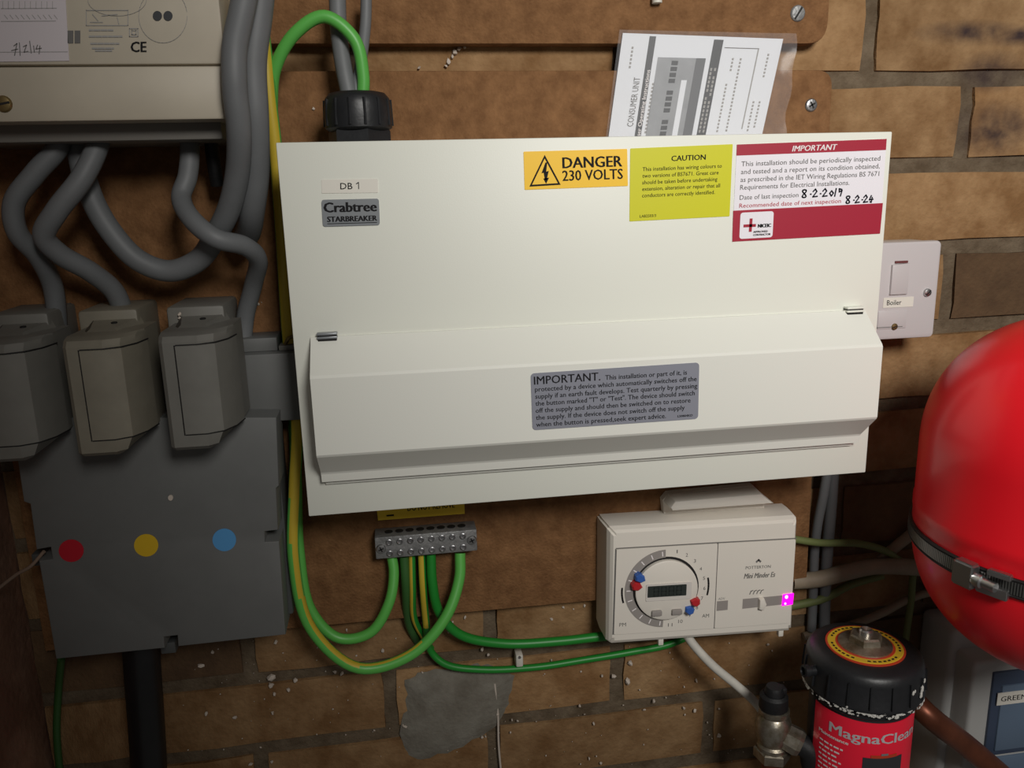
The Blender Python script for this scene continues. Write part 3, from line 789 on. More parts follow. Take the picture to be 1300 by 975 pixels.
# ------------------------------------------------------------------ grey meter tails
GT = 'grey meter tails'
cable('meter_tail', 'left grey meter tail curving out left and down to the first fuse carrier', [(75, 150, -.07), (74, 185, -.075), (45, 220, -.078), (18, 258, -.078), (22, 295, -.074), (48, 325, -.062), (66, 360, -.05), (72, 400, -.045), (73, 430, -.045)], 0.0072, 'cable_grey', GT)
cable('meter_tail', 'grey meter tail crossing diagonally to the second fuse carrier', [(125, 150, -.07), (125, 180, -.078), (105, 225, -.088), (72, 268, -.090), (56, 300, -.086), (75, 322, -.078), (115, 345, -.065), (145, 370, -.052), (156, 398, -.045), (158, 430, -.045)], 0.0075, 'cable_grey', GT)
cable('meter_tail', 'grey meter tail swinging in a deep curve below the meter', [(96, 150, -.06), (100, 190, -.064), (114, 245, -.066), (138, 290, -.066), (175, 330, -.066), (215, 344, -.066), (252, 330, -.070), (276, 295, -.082), (292, 262, -.095), (302, 215, -.11), (303, 160, -.126), (298, 110, -.1325), (298, 60, -.1325), (308, 10, -.1325), (318, -40, -.132)], 0.0082, 'cable_grey', GT)
cable('meter_tail', 'thick grey tail running straight down right of the meter', [(334, -40, -.112), (328, 20, -.112), (321, 80, -.112), (324, 150, -.110), (325, 220, -.098), (320, 265, -.086), (315, 295, -.062), (306, 310, -.045)], 0.0092, 'cable_grey', GT)
cable('meter_tail', 'grey meter tail with an S bend entering the grey box beside the unit', [(238, 150, -.06), (241, 190, -.064), (238, 225, -.07), (230, 250, -.076), (245, 280, -.094), (275, 303, -.101), (310, 312, -.090), (327, 328, -.074), (322, 360, -.05), (312, 400, -.038), (308, 440, -.036)], 0.0070, 'cable_grey', GT)
cable('wire_tie', 'dark twisted wire end hanging beside the meter tails', [(265, 150, -.05), (268, 180, -.052), (272, 210, -.05), (276, 235, -.046)], 0.0052, 'black_rubber', cat='wire')

# ------------------------------------------------------------------ heating timer
Yt = -0.052
tm = thing('heating_timer', 'white plug-in heating timer with round dial and glowing pink lamp', 'timer', (0.335, -0.018, 1.15))
f4 = [U(779, 676, Yt), U(1010, 662, Yt), U(1003.5, 795, Yt), U(777, 811, Yt)]   # flat front
def off(pts, dx0, dx1, dt, dbm, Y):
    a, b_, c_, d = pts
    return [Vector((a.x - dx0, Y, a.z + dt)), Vector((b_.x + dx1, Y, b_.z + dt)), Vector((c_.x + dx1, Y, c_.z - dbm)), Vector((d.x - dx0, Y, d.z - dbm))]
bm = B()
rings = [off(f4, .0065, .0045, .0045, -.001, -.0185), off(f4, .0065, .0045, .0047, .002, -.030), off(f4, .0045, .0035, .0036, .0055, -.0455), off(f4, .0022, .0018, .0012, .0052, -.0500), off(f4, 0, 0, -.001, .002, Yt)]
add_loft(bm, rings)
bmesh.ops.bevel(bm, geom=[e for e in bm.edges if abs((e.verts[0].co - e.verts[1].co).y) > .0015], offset=.002, segments=2, affect='EDGES')
obj('case', bm, 'timer_plastic', tm, smooth=18)
qd = Quad([(782.5, 697), (910.5, 689.5), (905.5, 797), (779, 805)], Yt)
qw = Quad([(911.5, 689.5), (1011, 684), (1004, 790), (906.5, 797)], Yt)
patch('dial_module', qd, rrect(0, 1, 0, 1, .015), 'timer_plastic', tm, 0, .0012)
patch('switch_module', qw, rrect(0, .985, 0, 1, .015), 'timer_plastic', tm, 0, .0012)
bm = B()
for qq, a, b_ in ((qd, (0, -.008), (1, -.008)), (qw, (0, -.008), (1, -.008)), (qd, (1.004, 0), (1.004, 1)), (qd, (-.006, 0), (-.006, 1))): add_stroke(bm, lambda u, v: qq.pt(u, v, .0004), [a, b_], .012)
obj('panel_gap', bm, 'print_grey', tm, smooth=0)
# dial: PM ring, dark groove, face
W, H = qd.size(); cu_, cv_ = .495, .487; R0 = .335
def dial(r, a0=0, a1=360, n=48): return [(cu_ + r * math.cos(math.radians(a0 + (a1 - a0) * k / n)) * H / W, cv_ + r * math.sin(math.radians(a0 + (a1 - a0) * k / n))) for k in range(n if a1 - a0 == 360 else n + 1)]
arc = dial(.455, 92, 268, 40) + dial(.365, 92, 268, 40)[::-1]
arco = obj('night_arc', B() if 0 else add_patch(B(), qd, arc, .0012, .0016), 'timer_grey', tm, smooth=0)
bm = B()
for k in range(11):
    a = math.radians(97 + 16.6 * k); r = .41
    add_stroke(bm, lambda u, v: qd.pt(u, v, .0018), [(cu_ + (r - .022) * math.cos(a) * H / W, cv_ + (r - .022) * math.sin(a)), (cu_ + (r + .022) * math.cos(a) * H / W, cv_ + (r + .022) * math.sin(a))], .012, W / H)
obj('hour_marks', bm, 'print_white', arco, smooth=0)
patch('dial_groove', qd, dial(.372), 'dark_slot', tm, .0012, .0015)
bm = B(); add_loft(bm, [[qd.pt(*p, .0013) for p in dial(.345)], [qd.pt(*p, .0050) for p in dial(.345)], [qd.pt(*p, .0058) for p in dial(.325)]])
face = obj('dial_face', bm, 'timer_plastic', tm, smooth=40)
obj('display_frame', add_patch(B(), qd, rrect(.285, .735, .395, .59, .012), .0056, .0068), 'white_plastic', tm)
disp = obj('display', add_patch(B(), qd, rrect(.298, .682, .415, .545, .006), .0066, .0071), 'lcd', tm, smooth=0)
bm = B()
for k in range(4):
    u = .36 + .075 * k
    for a, b_ in (((u, .435), (u + .045, .435)), ((u, .48), (u + .045, .48)), ((u, .525), (u + .045, .525)), ((u, .435), (u, .525)), ((u + .045, .435), (u + .045, .525))): add_stroke(bm, lambda a_, c_: qd.pt(a_, c_, .0073), [a, b_], .008)
obj('digit_segments', bm, 'lcd_segment', disp, smooth=0)
for u in (.345, .545): obj('button', add_prism(B(), [(qd.pt(u + a, v).x, qd.pt(u + a, v).z) for a, v in rrect(0, .10, .705, .765, .012)][::-1], Yt - .005, Yt - .0085, bev=.0006), 'timer_grey', face)
for ang, mt in ((209, 'tappet_blue'), (193, 'tappet_red'), (25, 'tappet_red'), (43, 'tappet_blue')):
    a = math.radians(ang); c_ = qd.pt(cu_ + .352 * math.cos(a) * H / W, cv_ + .352 * math.sin(a))
    bm = B(); r = .0048
    ax = Vector((math.cos(a), 0, -math.sin(a)))
    sd = Vector((math.sin(a), 0, math.cos(a)))
    ringp = [c_ + ax * (-r * 1.15), c_ + ax * (-r * .5) + sd * r * .75, c_ + ax * (r * .6) + sd * r * .8, c_ + ax * r, c_ + ax * (r * .6) - sd * r * .8, c_ + ax * (-r * .5) - sd * r * .75]
    add_loft(bm, [[p + Vector((0, -.001, 0)) for p in ringp], [p + Vector((0, -.0072, 0)) for p in ringp], [c_ + (p - c_) * .75 + Vector((0, -.0085, 0)) for p in ringp]])
    t_ = obj('tappet', bm, mt, tm, smooth=30); t_['label'] = ('blue' if 'blue' in mt else 'red') + ' switching tappet'
# numerals
bm = B(); fq = lambda u, v: qd.pt(u, v, .0014)
for k, s_ in enumerate(('1', '2', '3', '4', '5', '6', '7', '8', '9', '10', '11')):
    a = math.radians(-75 + 15.6 * k); u = cu_ + .44 * math.cos(a) * H / W; v = cv_ + .44 * math.sin(a)
    wd = .022 if len(s_) == 1 else .044
    if s_ == '1': wd = .010
    add_text(bm, fq, s_, u - wd / 2, u + wd / 2, v + .02, .042)
add_text(bm, fq, 'PM', .05, .115, .905, .045); add_text(bm, fq, 'AM', .875, .945, .86, .045)
for f in bm.faces:
    f.normal_update()
    if f.normal.y > 0: f.normal_flip()
obj('numerals', bm, 'print_grey', tm, smooth=0)
bm = B()
for a0, a1, r in ((164, 184, .485), (-11, 12, .485)):
    pts_ = [(cu_ + r * 1.0 * math.cos(math.radians(a0 + (a1 - a0) * k / 6)) * H / W, cv_ + r * math.sin(math.radians(a0 + (a1 - a0) * k / 6))) for k in range(7)]
    add_stroke(bm, fq, pts_, .020, W / H)
obj('grip_slot', bm, 'dark_slot', tm, smooth=0)
# switch module: lettering, emblem, slider channel, lamp
lettering(qw, [('POTTERTON', .36, .68, .315, .035, 0.0), ('Mini Minder Es', .345, .745, .425, .062, .012, .25)], 'print_grey', tm, h=.0015)
lettering(qw, [('ADV', .03, .115, .66, .03)], 'print_faint', tm, h=.0015)
bm = B(); add_stroke(bm, lambda u, v: qw.pt(u, v, .0015), [(.495, .235), (.52, .215), (.545, .235)], .022)
for k in range(4): add_stroke(bm, lambda u, v: qw.pt(u, v, .0015), [(.43 + .045 * k, .615), (.445 + .045 * k, .58), (.47 + .045 * k, .572)], .010)
obj('emblem', bm, 'print_grey', tm, smooth=0)
patch('slider_channel', qw, [(.015, .675), (.155, .672), (.155, .785), (.015, .79)], 'timer_grey', tm, .0010, .0014)
patch('slider_channel', qw, [(.345, .668), (.89, .655), (.89, .765), (.345, .785)], 'timer_grey', tm, .0010, .0014)
obj('slider_knob', add_prism(B(), [(qw.pt(u, v).x, qw.pt(u, v).z) for u, v in ((.545, .67), (.60, .655), (.635, .73), (.60, .80), (.545, .785))][::-1], Yt - .001, Yt - .0055, bev=.0008), 'timer_plastic', tm)
nl = obj('indicator_lamp', add_patch(B(), qw, [(.86, .645), (1.0, .637), (.995, .768), (.855, .778)], .0008, .0022), 'neon', tm, smooth=0); nl['label'] = 'glowing pink neon indicator'
patch('lamp_spot', qw, circle(.905, .672, .022, .022, 10), 'neon_core', nl, .0022, .0024); patch('lamp_spot', qw, circle(.895, .752, .014, .014, 10), 'neon_core', nl, .0022, .0024)
for x_ in (838, 990):
    p = U(x_, 812 if x_ < 900 else 801, -.046); obj('moulding_tab', box(p.x - .0025, p.x + .0025, -.044, -.049, p.z - .0045, p.z + .004, bev=.0008), 'timer_plastic', tm)
# back box standing up behind the timer
jb = thing('junction_box', 'white rounded junction box standing on board behind the timer', 'box', (0.35, -0.018, 1.25))
a = U(849, 634, -.040); b_ = U(972, 622, -.040); e = U(984, 634, -.05)
bm = B(); add_prism(bm, [(a.x + .002, 1.252), (a.x - .001, a.z - .006), (a.x + .004, a.z), (b_.x - .006, b_.z), (e.x + .001, e.z - .006), (e.x + .002, 1.252)][::-1], -.0185, -.0265, bev=.0)
obj('base', bm, 'timer_plastic', jb, smooth=30)
bm = B(); add_prism(bm, [(a.x + .002, 1.2775), (a.x - .0005, a.z - .006), (a.x + .004, a.z), (b_.x - .006, b_.z - .001), (b_.x + .007, 1.2765)][::-1], -.027, -.046, bev=.003)
obj('lid', bm, 'timer_plastic', jb, smooth=30)
cable('timer_flex', 'white flexible cable hanging from the timer down to the valve', [(868, 800, -.040), (880, 818, -.044), (905, 845, -.05), (935, 870, -.055), (960, 893, -.06), (975, 915, -.07)], 0.0042, 'cable_white')

# ------------------------------------------------------------------ right-hand cables on the wall
cable('green_wire', 'dull green wire leaving the timer towards the red vessel', [(1005, 684, -.028), (1040, 689, -.026), (1090, 690, -.022), (1125, 700, -.018), (1143, 712, -.014), (1170, 722, -.012)], 0.0036, 'earth_dull', 'wires behind the vessel')
cable('green_wire', 'dull green wire hanging vertically behind the black filter cap', [(1168, 712, -.01), (1160, 728, -.014), (1157, 760, -.016), (1152, 795, -.018), (1146, 840, -.018)], 0.0034, 'earth_dull', 'wires behind the vessel')
cable('beige_cable', 'thick beige cable crossing from the timer to the red vessel', [(1005, 738, -.012), (1040, 735, -.014), (1075, 726, -.018), (1110, 719, -.020), (1180, 722, -.020), (1240, 730, -.02)], 0.0082, 'cable_beige', 'wires behind the vessel')
cable('beige_cable', 'thin beige cable rising behind the black filter cap', [(1020, 808, -.006), (1075, 795, -.008), (1120, 778, -.010), (1150, 762, -.012), (1180, 752, -.014), (1230, 750, -.014)], 0.0042, 'cable_beige', 'wires behind the vessel')
cable('beige_cable', 'pale cable slanting up to the vessel from behind the thick one', [(1118, 712, -.008), (1135, 696, -.008), (1170, 668, -.01), (1220, 630, -.012)], 0.0055, 'cable_beige', 'wires behind the vessel')
cable('dark_cable', 'dull dark green cable sagging under the thick beige cable', [(990, 772, -.008), (1045, 760, -.009), (1080, 742, -.010), (1120, 730, -.010)], 0.0042, 'earth_dull', 'wires behind the vessel')
cable('grey_cable', 'slanting grey cable right of the board below the consumer unit', [(1052, 590, -.02), (1046, 625, -.018), (1038, 665, -.012), (1034, 700, -.008), (1032, 760, -.006), (1030, 800, -.006)], 0.0046, 'cable_grey', 'cables right of the board')
cable('grey_cable', 'vertical grey cable right of the board behind the green wire', [(1058, 590, -.014), (1055, 640, -.012), (1051, 690, -.008), (1048, 740, -.007), (1046, 800, -.006)], 0.0056, 'cable_grey', 'cables right of the board')

# ------------------------------------------------------------------ appliance under the vessel
ap = thing('boiler_casing', 'grey white casing with blue panel and GREEN label below the red vessel', 'casing', (0.72, -0.002, 0.80))
bm = B()
def apr(z_, y0): return None
zt = 1.128
add_box(bm, 0.600, 0.90, -0.002, -0.052, 0.78, zt, bev=.006, seg=3)
obj('side_case', bm, 'appliance_white', ap, smooth=40)
xl = U(1234, 870, -.075).x
add = add_box(B(), xl - .002, 0.90, -0.030, -0.078, 0.78, U(1240, 842, -.078).z, bev=.004, seg=3)
fcs = obj('front_case', add, 'appliance_white', ap, smooth=40)
Yb = -.078
qg = Quad([(1258, 853), (1400, 838), (1400, 1020), (1246, 962)], Yb)
tl = U(1259, 853, Yb); bl = U(1248, 958, Yb)
zt2 = tl.z; zb2 = bl.z; xa = tl.x + .001
pn = obj('control_panel', box(xa, 0.86, Yb + .002, Yb - .003, zb2, zt2, bev=.001), 'panel_navy', ap)
obj('door', box(xa + .009, 0.85, Yb, Yb - .005, zb2 + .006, zt2 - .014, bev=.0012), 'panel_blue', pn)
obj('lower_strip', box(xa + .001, 0.86, Yb + .002, Yb - .002, zb2 - .06, zb2 - .004, bev=.001), 'panel_blue', ap)
lx0 = U(1266, 885, Yb - .005).x; lz1 = U(1266, 880, Yb - .005).z
lb = obj('label', box(lx0, lx0 + .075, Yb - .005, Yb - .0056, lz1 - .0135, lz1), 'label_tape', ap, smooth=0)
q2 = Quad([(0, 0)] * 4, Yb - .0056); q2.p = [Vector((lx0, 0, lz1)), Vector((lx0 + .075, 0, lz1)), Vector((lx0 + .075, 0, lz1 - .0135)), Vector((lx0, 0, lz1 - .0135))]
lettering(q2, [('GREEN', .05, .42, .70, .42)], 'print_black', lb, h=.0003)

cable('copper_pipe', 'tarnished copper pipe slanting down past the black filter', [(1150, 878, -.075), (1175, 905, -.098), (1225, 945, -.098), (1290, 1000, -.098), (1380, 1075, -.098)], 0.0108, 'copper', cat='pipe', seg=20)

# ------------------------------------------------------------------ magnetic filter
fx, fy = 0.4615, -0.121; zr = 1.136; ztp = 1.1705
mf = thing('magnetic_filter', 'red labelled black magnetic filter canister with ribbed cap and yellow ring', 'filter', (fx, fy, 0.93))
RB = .0430
obj('canister', lathe([(RB * .9, .0), (RB, .006), (RB, zr - .93), (RB - .002, zr - .93 + .003)], (fx, fy, .93), seg=56), 'black_plastic', mf, smooth=40)
obj('collar', lathe([(.0445, 0), (.0455, .001), (.0455, .006), (.0440, .007)], (fx, fy, zr - .0095), seg=56), 'black_plastic', mf, smooth=40)
cap = obj('cap', lathe([(.046, 0), (.0500, .0015), (.0500, .004), (.0492, .0055), (.0484, .024), (.0470, .0295), (.0440, .0325), (.0360, ztp - zr), (.0, ztp - zr + .0005)], (fx, fy, zr - .001), seg=64), 'black_plastic', mf, smooth=40)
def cyl(a, r, z_): return Vector((fx + r * math.cos(a), fy + r * math.sin(a), z_))
for k in range(18):
    a = 2 * math.pi * k / 18 + .1; hw_ = .011
    bm = B(); add_loft(bm, [[cyl(a - hw_, .0480, zr + .004), cyl(a - hw_, .0512, zr + .004), cyl(a + hw_, .0512, zr + .004), cyl(a + hw_, .0480, zr + .004)],
                            [cyl(a - hw_, .0470, zr + .024), cyl(a - hw_, .0497, zr + .024), cyl(a + hw_, .0497, zr + .024), cyl(a + hw_, .0470, zr + .024)]])
    obj('grip_rib', bm, 'black_plastic', cap)
zz = ztp - .0006
for r0, r1, mt, h in ((.0325, .0315, 'ring_red', .0012), (.0308, .030, 'ring_yellow', .0016), (.0245, .024, 'ring_red', .0019)):
    obj('ring_sticker', lathe([(r0, 0), (r0, h * .8), (r1, h), (0, h)], (fx, fy, zz), seg=48), mt, cap, smooth=20)
bm = B()
for k in range(40):
    a = 2 * math.pi * k / 40
    if k % 9 in (7, 8): continue
    add_loft(bm, [[cyl(a, .0268, zz + .0014), cyl(a, .0285, zz + .0014), cyl(a + .09, .0285, zz + .0014), cyl(a + .09, .0268, zz + .0014)], [cyl(a, .0268, zz + .0018), cyl(a, .0285, zz + .0018), cyl(a + .09, .0285, zz + .0018), cyl(a + .09, .0268, zz + .0018)]])
obj('ring_lettering', bm, 'print_black', cap, smooth=0)
nut = obj('vent_plug', lathe([(.0225, .001), (.0222, .003), (.015, .0055), (.0125, .006)], (fx, fy, zz), seg=40), 'chrome', mf, smooth=40)
obj('hex_boss', lathe([(.0150, 0), (.0138, .0055), (.0120, .0068), (.0, .0068)], (fx, fy, zz + .005), seg=6, phase=.4), 'chrome', nut, smooth=20)
obj('bleed_screw', lathe([(.0058, 0), (.0058, .004), (.0045, .0052), (.0030, .0046), (0, .003)], (fx, fy, zz + .0112), seg=18), 'steel', nut, smooth=40)
# white jointing paste around the rim
bm = B(); rr = random.Random(3)
for k in range(150):
    a = math.radians(-215 + 190 * k / 150 + rr.uniform(-1.5, 1.5)); s_ = rr.uniform(.0004, .0018) * (1.2 if k < 26 else .8)
    if rr.random() < .22: continue
    mm = Matrix.Translation(cyl(a, .0492, zr + rr.uniform(-.004, .0015))) @ Matrix.Rotation(a, 4, 'Z') @ Matrix.Diagonal((s_ * .5, s_ * rr.uniform(1.2, 2.6), s_ * rr.uniform(.5, 1.5), 1))
    r_ = bmesh.ops.create_icosphere(bm, subdivisions=1, radius=1, matrix=mm)
    for v in r_['verts']: v.co += Vector([rr.uniform(-.35, .35) * s_ for _ in range(3)])
for a, z_, s_ in ((-.98, zr + .015, .0030), (-1.0, zr + .010, .0028), (-.90, zr + .021, .0020), (-1.25, zr + .0165, .0019), (-1.21, zr + .0175, .0014), (-2.35, zr + .0022, .0012)):
    bmesh.ops.create_icosphere(bm, subdivisions=1, radius=1, matrix=Matrix.Translation(cyl(a, .0500, z_)) @ Matrix.Rotation(a, 4, 'Z') @ Matrix.Diagonal((s_ * .4, s_ * .8, s_ * 1.3, 1)))
pst = obj('jointing_paste', bm, 'paste', mf, smooth=0); pst['label'] = 'white jointing paste smeared along rim'
# side lug
p = U(1008, 829, fy); d_ = Vector((-0.9, -.2, .1)).normalized()
lug0 = Vector((fx, fy, zr + .018)) + Vector((-.047, -.004, 0))
obj('side_lug', lathe([(.0042, 0), (.0042, .006), (.0052, .007), (.0052, .012), (.0035, .0125), (.0030, .010), (0, .010)], lug0, (-1, -.1, .12), 18), 'black_plastic', mf, smooth=35)
# red wrap label, text bent round the canister
A0, A1, ZT, ZB = math.radians(-178), math.radians(-42), zr - .0125, .955
bm = B(); rowsv = []
for k in range(41):
    a = A0 + (A1 - A0) * k / 40; rowsv.append([bm.verts.new(cyl(a, r_, z_)) for r_, z_ in ((RB - .0005, ZB), (RB + .0006, ZB), (RB + .0006, ZT), (RB - .0005, ZT))])
for k in range(40):
    for j in range(3): bm.faces.new((rowsv[k][j], rowsv[k + 1][j], rowsv[k + 1][j + 1], rowsv[k][j + 1]))
wl = obj('wrap_label', bm, 'label_red', mf, smooth=40); wl['label'] = 'glossy red wrap label'
def bend(u, v): return cyl(math.radians(u), RB + .0010, ZT - v)
def flipout(bm):
    for f in bm.faces:
        f.normal_update(); c_ = f.calc_center_median() - Vector((fx, fy, 0)); c_.z = 0
        if f.normal.dot(c_) < 0: f.normal_flip()
bm = B(); add_text(bm, bend, 'MagnaClean', -154, -50, .0190, .0098, 0.016); flipout(bm); obj('lettering', bm, 'label_silver', wl, smooth=0)
bm = B(); add_text(bm, bend, 'Maintenance', -168, -132, .0250, .0034, 0.02)
for k in range(7):
    zz_ = .031 + .0046 * k
    a = -166; e_ = -136 - (k * 37 % 11)
    while a < e_:
        wd = 3 + (k * 13 + int(-a)) % 4
        bm.faces.new([bm.verts.new(bend(*p)) for p in ((a, zz_), (a + wd, zz_), (a + wd, zz_ + .0016), (a, zz_ + .0016))]); a += wd + 1.5
flipout(bm); obj('small_print', bm, 'print_white', wl, smooth=0)['kind'] = 'stuff'
def bpatch(name, poly, material, r_):
    bm = B()
    n = 12; us = [p[0] for p in poly]; vs_ = [p[1] for p in poly]
    u0, u1, v0, v1 = min(us), max(us), min(vs_), max(vs_)
    for k in range(n):
        ua = u0 + (u1 - u0) * k / n; ub_ = u0 + (u1 - u0) * (k + 1) / n
        bm.faces.new([bm.verts.new(cyl(math.radians(a), RB + r_, ZT - v)) for a, v in ((ua, v0), (ub_, v0), (ub_, v1), (ua, v1))])
    flipout(bm); obj(name, bm, material, wl, smooth=30)
bpatch('printed_canister', [(-116, .0330), (-70, .060)], 'strip_dark', .0010)
bpatch('printed_cap', [(-108, .0300), (-78, .0330)], 'ring_red', .0011)
bpatch('printed_plug', [(-97, .0285), (-89, .0305)], 'badge_grey', .0012)

# ------------------------------------------------------------------ valve left of the filter
vx, vy = U(983, 900, -.10).x, -.10
vv = thing('isolation_valve', 'chrome isolation valve with black cap left of the black filter', 'valve', (vx, vy, 1.02))
zv = U(985, 922, -.10).z
vb_ = obj('valve_body', lathe([(.010, -.032), (.0135, -.030), (.0135, -.018), (.0115, -.016), (.0150, -.010), (.0165, 0), (.0150, .009), (.0120, .013), (.0135, .015), (.0135, .019), (.009, .021)], (vx, vy, zv), seg=28), 'chrome', vv, smooth=40)
obj('union_nut', lathe([(.0155, 0), (.0165, .001), (.0165, .0095), (.0150, .0105)], (vx, vy, zv - .032), seg=6, phase=.2), 'chrome', vv, smooth=25)
obj('cap', lathe([(.0115, 0), (.0130, .002), (.0125, .013), (.0100, .0155), (.0085, .0150), (.0080, .0200), (.0070, .0225), (.0, .0225)], (vx - .001, vy, zv + .019), seg=20), 'black_rubber', vv, smooth=40)
obj('cap_lever', box(vx - .0025, vx + .0095, vy - .0045, vy + .0045, zv + .034, zv + .0405, bev=.0015), 'black_rubber', vv)
br = Vector((.72, -.50, -.30)).normalized()
obj('branch_nut', lathe([(.0105, 0), (.0120, .001), (.0128, .013), (.0112, .0165)], Vector((vx, vy, zv - .002)) + br * .010, br, seg=8), 'chrome', vv, smooth=25)
obj('branch_elbow', add_tube(B(), [Vector((vx, vy, zv - .002)) + br * .022, Vector((vx, vy, zv - .004)) + br * .034, Vector((vx + .030, vy - .018, zv - .030)), Vector((vx + .042, vy - .012, zv - .050))], .0098, seg=18), 'black_rubber', vv, smooth=50)
obj('tail_pipe', lathe([(.0092, -.14), (.0092, .0)], (vx, vy, zv - .028), seg=20), 'copper', vv)

# ------------------------------------------------------------------ red expansion vessel with band clamp
ex, ey, ER = 0.575, -0.195, 0.1085
zc_, hh, dd, pw = 1.328, 0.033, 0.106, 2.15
ev = thing('expansion_vessel', 'big glossy red heating expansion vessel held by a steel band at right', 'expansion vessel', (ex, ey, zc_ - hh - dd))
prof = []
for k in range(0, 25):
    t = math.sin(math.pi / 2 * k / 24); e_ = 1 - t
    prof.append((ER * max(0, 1 - (1 - k / 24) ** pw) ** (1 / pw), -hh - dd * (1 - k / 24)))
prof2 = [(r, -h) for r, h in prof][::-1]
seam = 1.312 - zc_
mid_ = [(ER, seam - .006), (ER + .0007, seam - .004), (ER + .0007, seam + .003), (ER, seam + .005)]
obj('shell', lathe(prof + mid_ + prof2, (ex, ey, zc_), seg=96), 'vessel_red', ev, smooth=60)
zbnd = 1.290; RS = ER + .0012
bn = obj('band', lathe([(RS - .0015, -.0070), (RS + .0006, -.0070), (RS + .0012, -.0060), (RS + .0006, -.0050), (RS + .0006, .0050), (RS + .0012, .0060), (RS + .0006, .0070), (RS - .0015, .0070)], (ex, ey, zbnd), seg=120), 'band_dark', ev, smooth=30)
def vc(a, r, z_): return Vector((ex + r * math.cos(a), ey + r * math.sin(a), z_))
bm = B()
for k in range(200):
    a = math.radians(-215 + 190 * k / 200)
    add_loft(bm, [[vc(a, RS, zbnd - .0046), vc(a + .010, RS, zbnd - .0046), vc(a + .010, RS, zbnd + .0046), vc(a, RS, zbnd + .0046)],
                  [vc(a, RS + .0012, zbnd - .0044), vc(a + .010, RS + .0012, zbnd - .0044), vc(a + .010, RS + .0012, zbnd + .0044), vc(a, RS + .0012, zbnd + .0044)]])
obj('band_thread', bm, 'band_steel', bn, smooth=0)
# worm drive housing, around photo (1240, 722)
a = -2.20
best = None
for k in range(400):
    a_ = -3.6 + k * .008; p = vc(a_, RS, zbnd); v = ROT.transposed() @ (p - CAM); xx = 650 + FPX * v.x / v.z
    if (p - CAM).dot(vc(a_, 1, 0) - Vector((ex, ey, 0))) > 0: continue
    if best is None or abs(xx - 1238) < best[0]: best = (abs(xx - 1238), a_)
a = best[1]
def wl_box(a0, a1, r0, r1, z0_, z1_, name, material, parent, bev=.0008):
    bm = B(); P8 = [vc(aa, rr_, z_) for aa in (a0, a1) for rr_ in (r0, r1) for z_ in (z0_, z1_)]
    v = [bm.verts.new(p) for p in P8]
    fs = [bm.faces.new([v[i] for i in f]) for f in [(0, 1, 3, 2), (4, 6, 7, 5), (0, 4, 5, 1), (2, 3, 7, 6), (0, 2, 6, 4), (1, 5, 7, 3)]]
    bmesh.ops.recalc_face_normals(bm, faces=fs)
    bmesh.ops.bevel(bm, geom=bm.edges[:], offset=bev, segments=2, affect='EDGES')
    return obj(name, bm, material, parent)
hs = wl_box(a - .11, a + .03, RS, RS + .0095, zbnd - .0095, zbnd + .0095, 'worm_housing', 'steel', bn, .0015)
wl_box(a + .03, a + .22, RS, RS + .0048, zbnd - .0100, zbnd - .0020, 'saddle', 'steel', bn)
wl_box(a + .09, a + .23, RS, RS + .0055, zbnd + .0055, zbnd + .0100, 'saddle', 'steel', bn)
tg = vc(a + math.pi / 2, 1, 0) - Vector((ex, ey, 0))
obj('worm_screw', lathe([(.0045, 0), (.0050, .001), (.0050, .006), (.0036, .007), (.0036, .016), (0, .016)], vc(a + .02, RS + .0052, zbnd - .001), tg, 14), 'steel', bn, smooth=30)
obj('mounting_bracket', box(ex + .05, ex + .09, -0.002, ey + .085, 1.27, 1.31, bev=.002), 'zinc_dull', ev)

# ------------------------------------------------------------------ small things on the wall
cable('pale_string', 'thin pale string hanging down the bricks below the cement patch', [(628, 868, -.006), (632, 905, -.004), (633, 945, -.004), (637, 990, -.004)], 0.0011, 'crumb', cat='string', seg=8)
cable('dry_twig', 'thin dry twig sticking into the left notch of the grey supply box', [(-8, 752, -.06), (20, 730, -.07), (40, 718, -.078), (56, 700, -.080)], 0.0014, 'twig', cat='twig', seg=8)
cable('corner_wire', 'dark green wire running down the left corner of the wall', [(78, 835, -.03), (74, 880, -.006), (72, 930, -.006), (78, 1000, -.006)], 0.0032, 'earth_deep_green', cat='wire')
p = U(658, 833, -.008)
cl = thing('cable_clip', 'small white cable clip on the lower green wire', 'clip', (p.x, -.002, p.z - .006))
obj('saddle', box(p.x - .0036, p.x + .0036, -.003, -.0165, p.z - .007, p.z + .0060, bev=.0016), 'cable_white', cl)
obj('nail', lathe([(.0014, 0), (.0014, .001), (0, .001)], (p.x, -.0165, p.z + .0042), (0, -1, 0), 10), 'steel', cl)
p = U(834, 0, -.022)
cable('cable_clip', 'white clip at the very top edge on the upper board', [(834, -12, -.022), (834, 4, -.022)], 0.0042, 'cable_white', cat='clip')

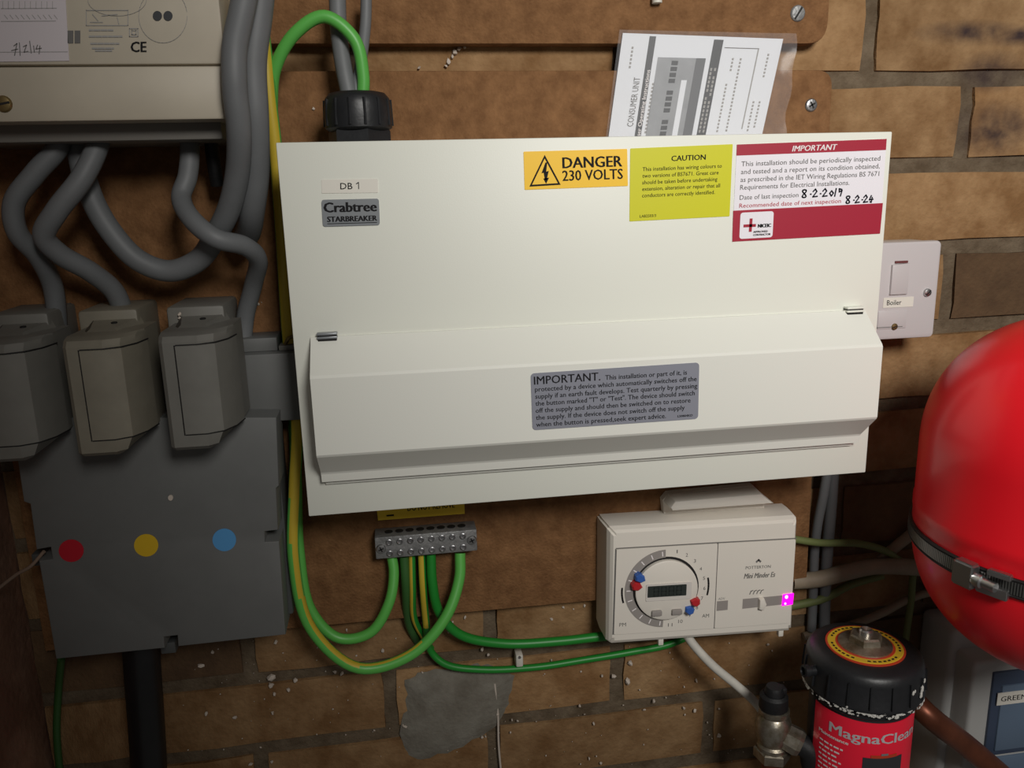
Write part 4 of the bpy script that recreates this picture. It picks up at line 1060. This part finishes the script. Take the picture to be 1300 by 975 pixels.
# crumbs of plaster and polystyrene
bm = B(); rr = random.Random(11)
def crumb(x, y, s, Y):
    p = U(x, y, Y)
    mm = Matrix.Translation(p) @ Matrix.Rotation(rr.uniform(0, 6), 4, 'X') @ Matrix.Rotation(rr.uniform(0, 6), 4, 'Z') @ Matrix.Diagonal((s * rr.uniform(.7, 1.3), s * rr.uniform(.5, .9), s * rr.uniform(.7, 1.2), 1))
    r = bmesh.ops.create_icosphere(bm, subdivisions=1, radius=1, matrix=mm)
    for v in r['verts']: v.co += Vector([rr.uniform(-.22, .22) * s for _ in range(3)])
big = [(344, 860, 5.5), (344, 870, 5), (348, 881, 3), (262, 906, 3.2), (298, 911, 3), (346, 905, 3.4), (375, 864, 4), (366, 876, 3), (255, 845, 4), (270, 828, 3), (350, 815, 3), (560, 936, 4), (564, 937, 3), (514, 922, 3.2), (548, 946, 2.6), (612, 936, 3), (800, 842, 5), (779, 859, 4), (797, 865, 5), (764, 858, 2.6), (884, 864, 3.2), (736, 896, 2.8), (754, 919, 3), (830, 890, 3), (868, 899, 2.8), (882, 902, 3), (913, 934, 3.6), (913, 900, 2), (818, 901, 2.4), (748, 963, 3), (763, 969, 3), (757, 960, 2), (737, 970, 2), (700, 786, 3), (742, 769, 2.6), (715, 771, 2.4), (728, 773, 2), (620, 831, 3.4), (700, 838, 2), (486, 826, 3), (440, 800, 2.4), (425, 853, 3), (434, 855, 3.4), (580, 806, 3), (552, 795, 3.4), (536, 790, 3), (570, 800, 3.6), (590, 784, 3), (574, 790, 2.6), (612, 824, 3.6), (650, 914, 2), (657, 915, 2), (1000, 948, 3), (975, 818, 2), (980, 826, 2), (520, 735, 1.2), (318, 970, 3), (345, 967, 3), (616, 935, 2.4), (572, 905, 2.4), (630, 870, 2.4), (632, 906, 3), (648, 930, 2)]
for x, y, s in big: crumb(x, y, s * .00066, -.004)
for _ in range(150):
    x, y = rr.uniform(230, 1000), rr.uniform(800, 972)
    if y < 880 - (x - 230) * .06 and rr.random() < .4: continue
    crumb(x, y, rr.choice((.7, .9, 1.2, 1.6)) * .00062, -.003)
for x, y, s in ((569, 78, 4), (577, 66, 4.5), (583, 62, 3.5), (566, 84, 3), (532, 86, 3.4), (590, 60, 2.6), (574, 72, 3), (700, 58, 1.6)): crumb(x, y, s * .00062, -.004)
for x, y, s in ((325, 370, 1.6), (328, 386, 1.8), (332, 384, 1.2), (398, 138, 2.4)): crumb(x, y, s * .0006, -.0188)
crumb(296, 409, .0018, -.05); crumb(228, 399, .0016, -.078); crumb(228, 404, .0014, -.078)
o = obj('plaster_crumbs', bm, 'crumb', smooth=0)
tag(o, 'scattered white plaster crumbs stuck to the brickwork', 'debris', kind='stuff')
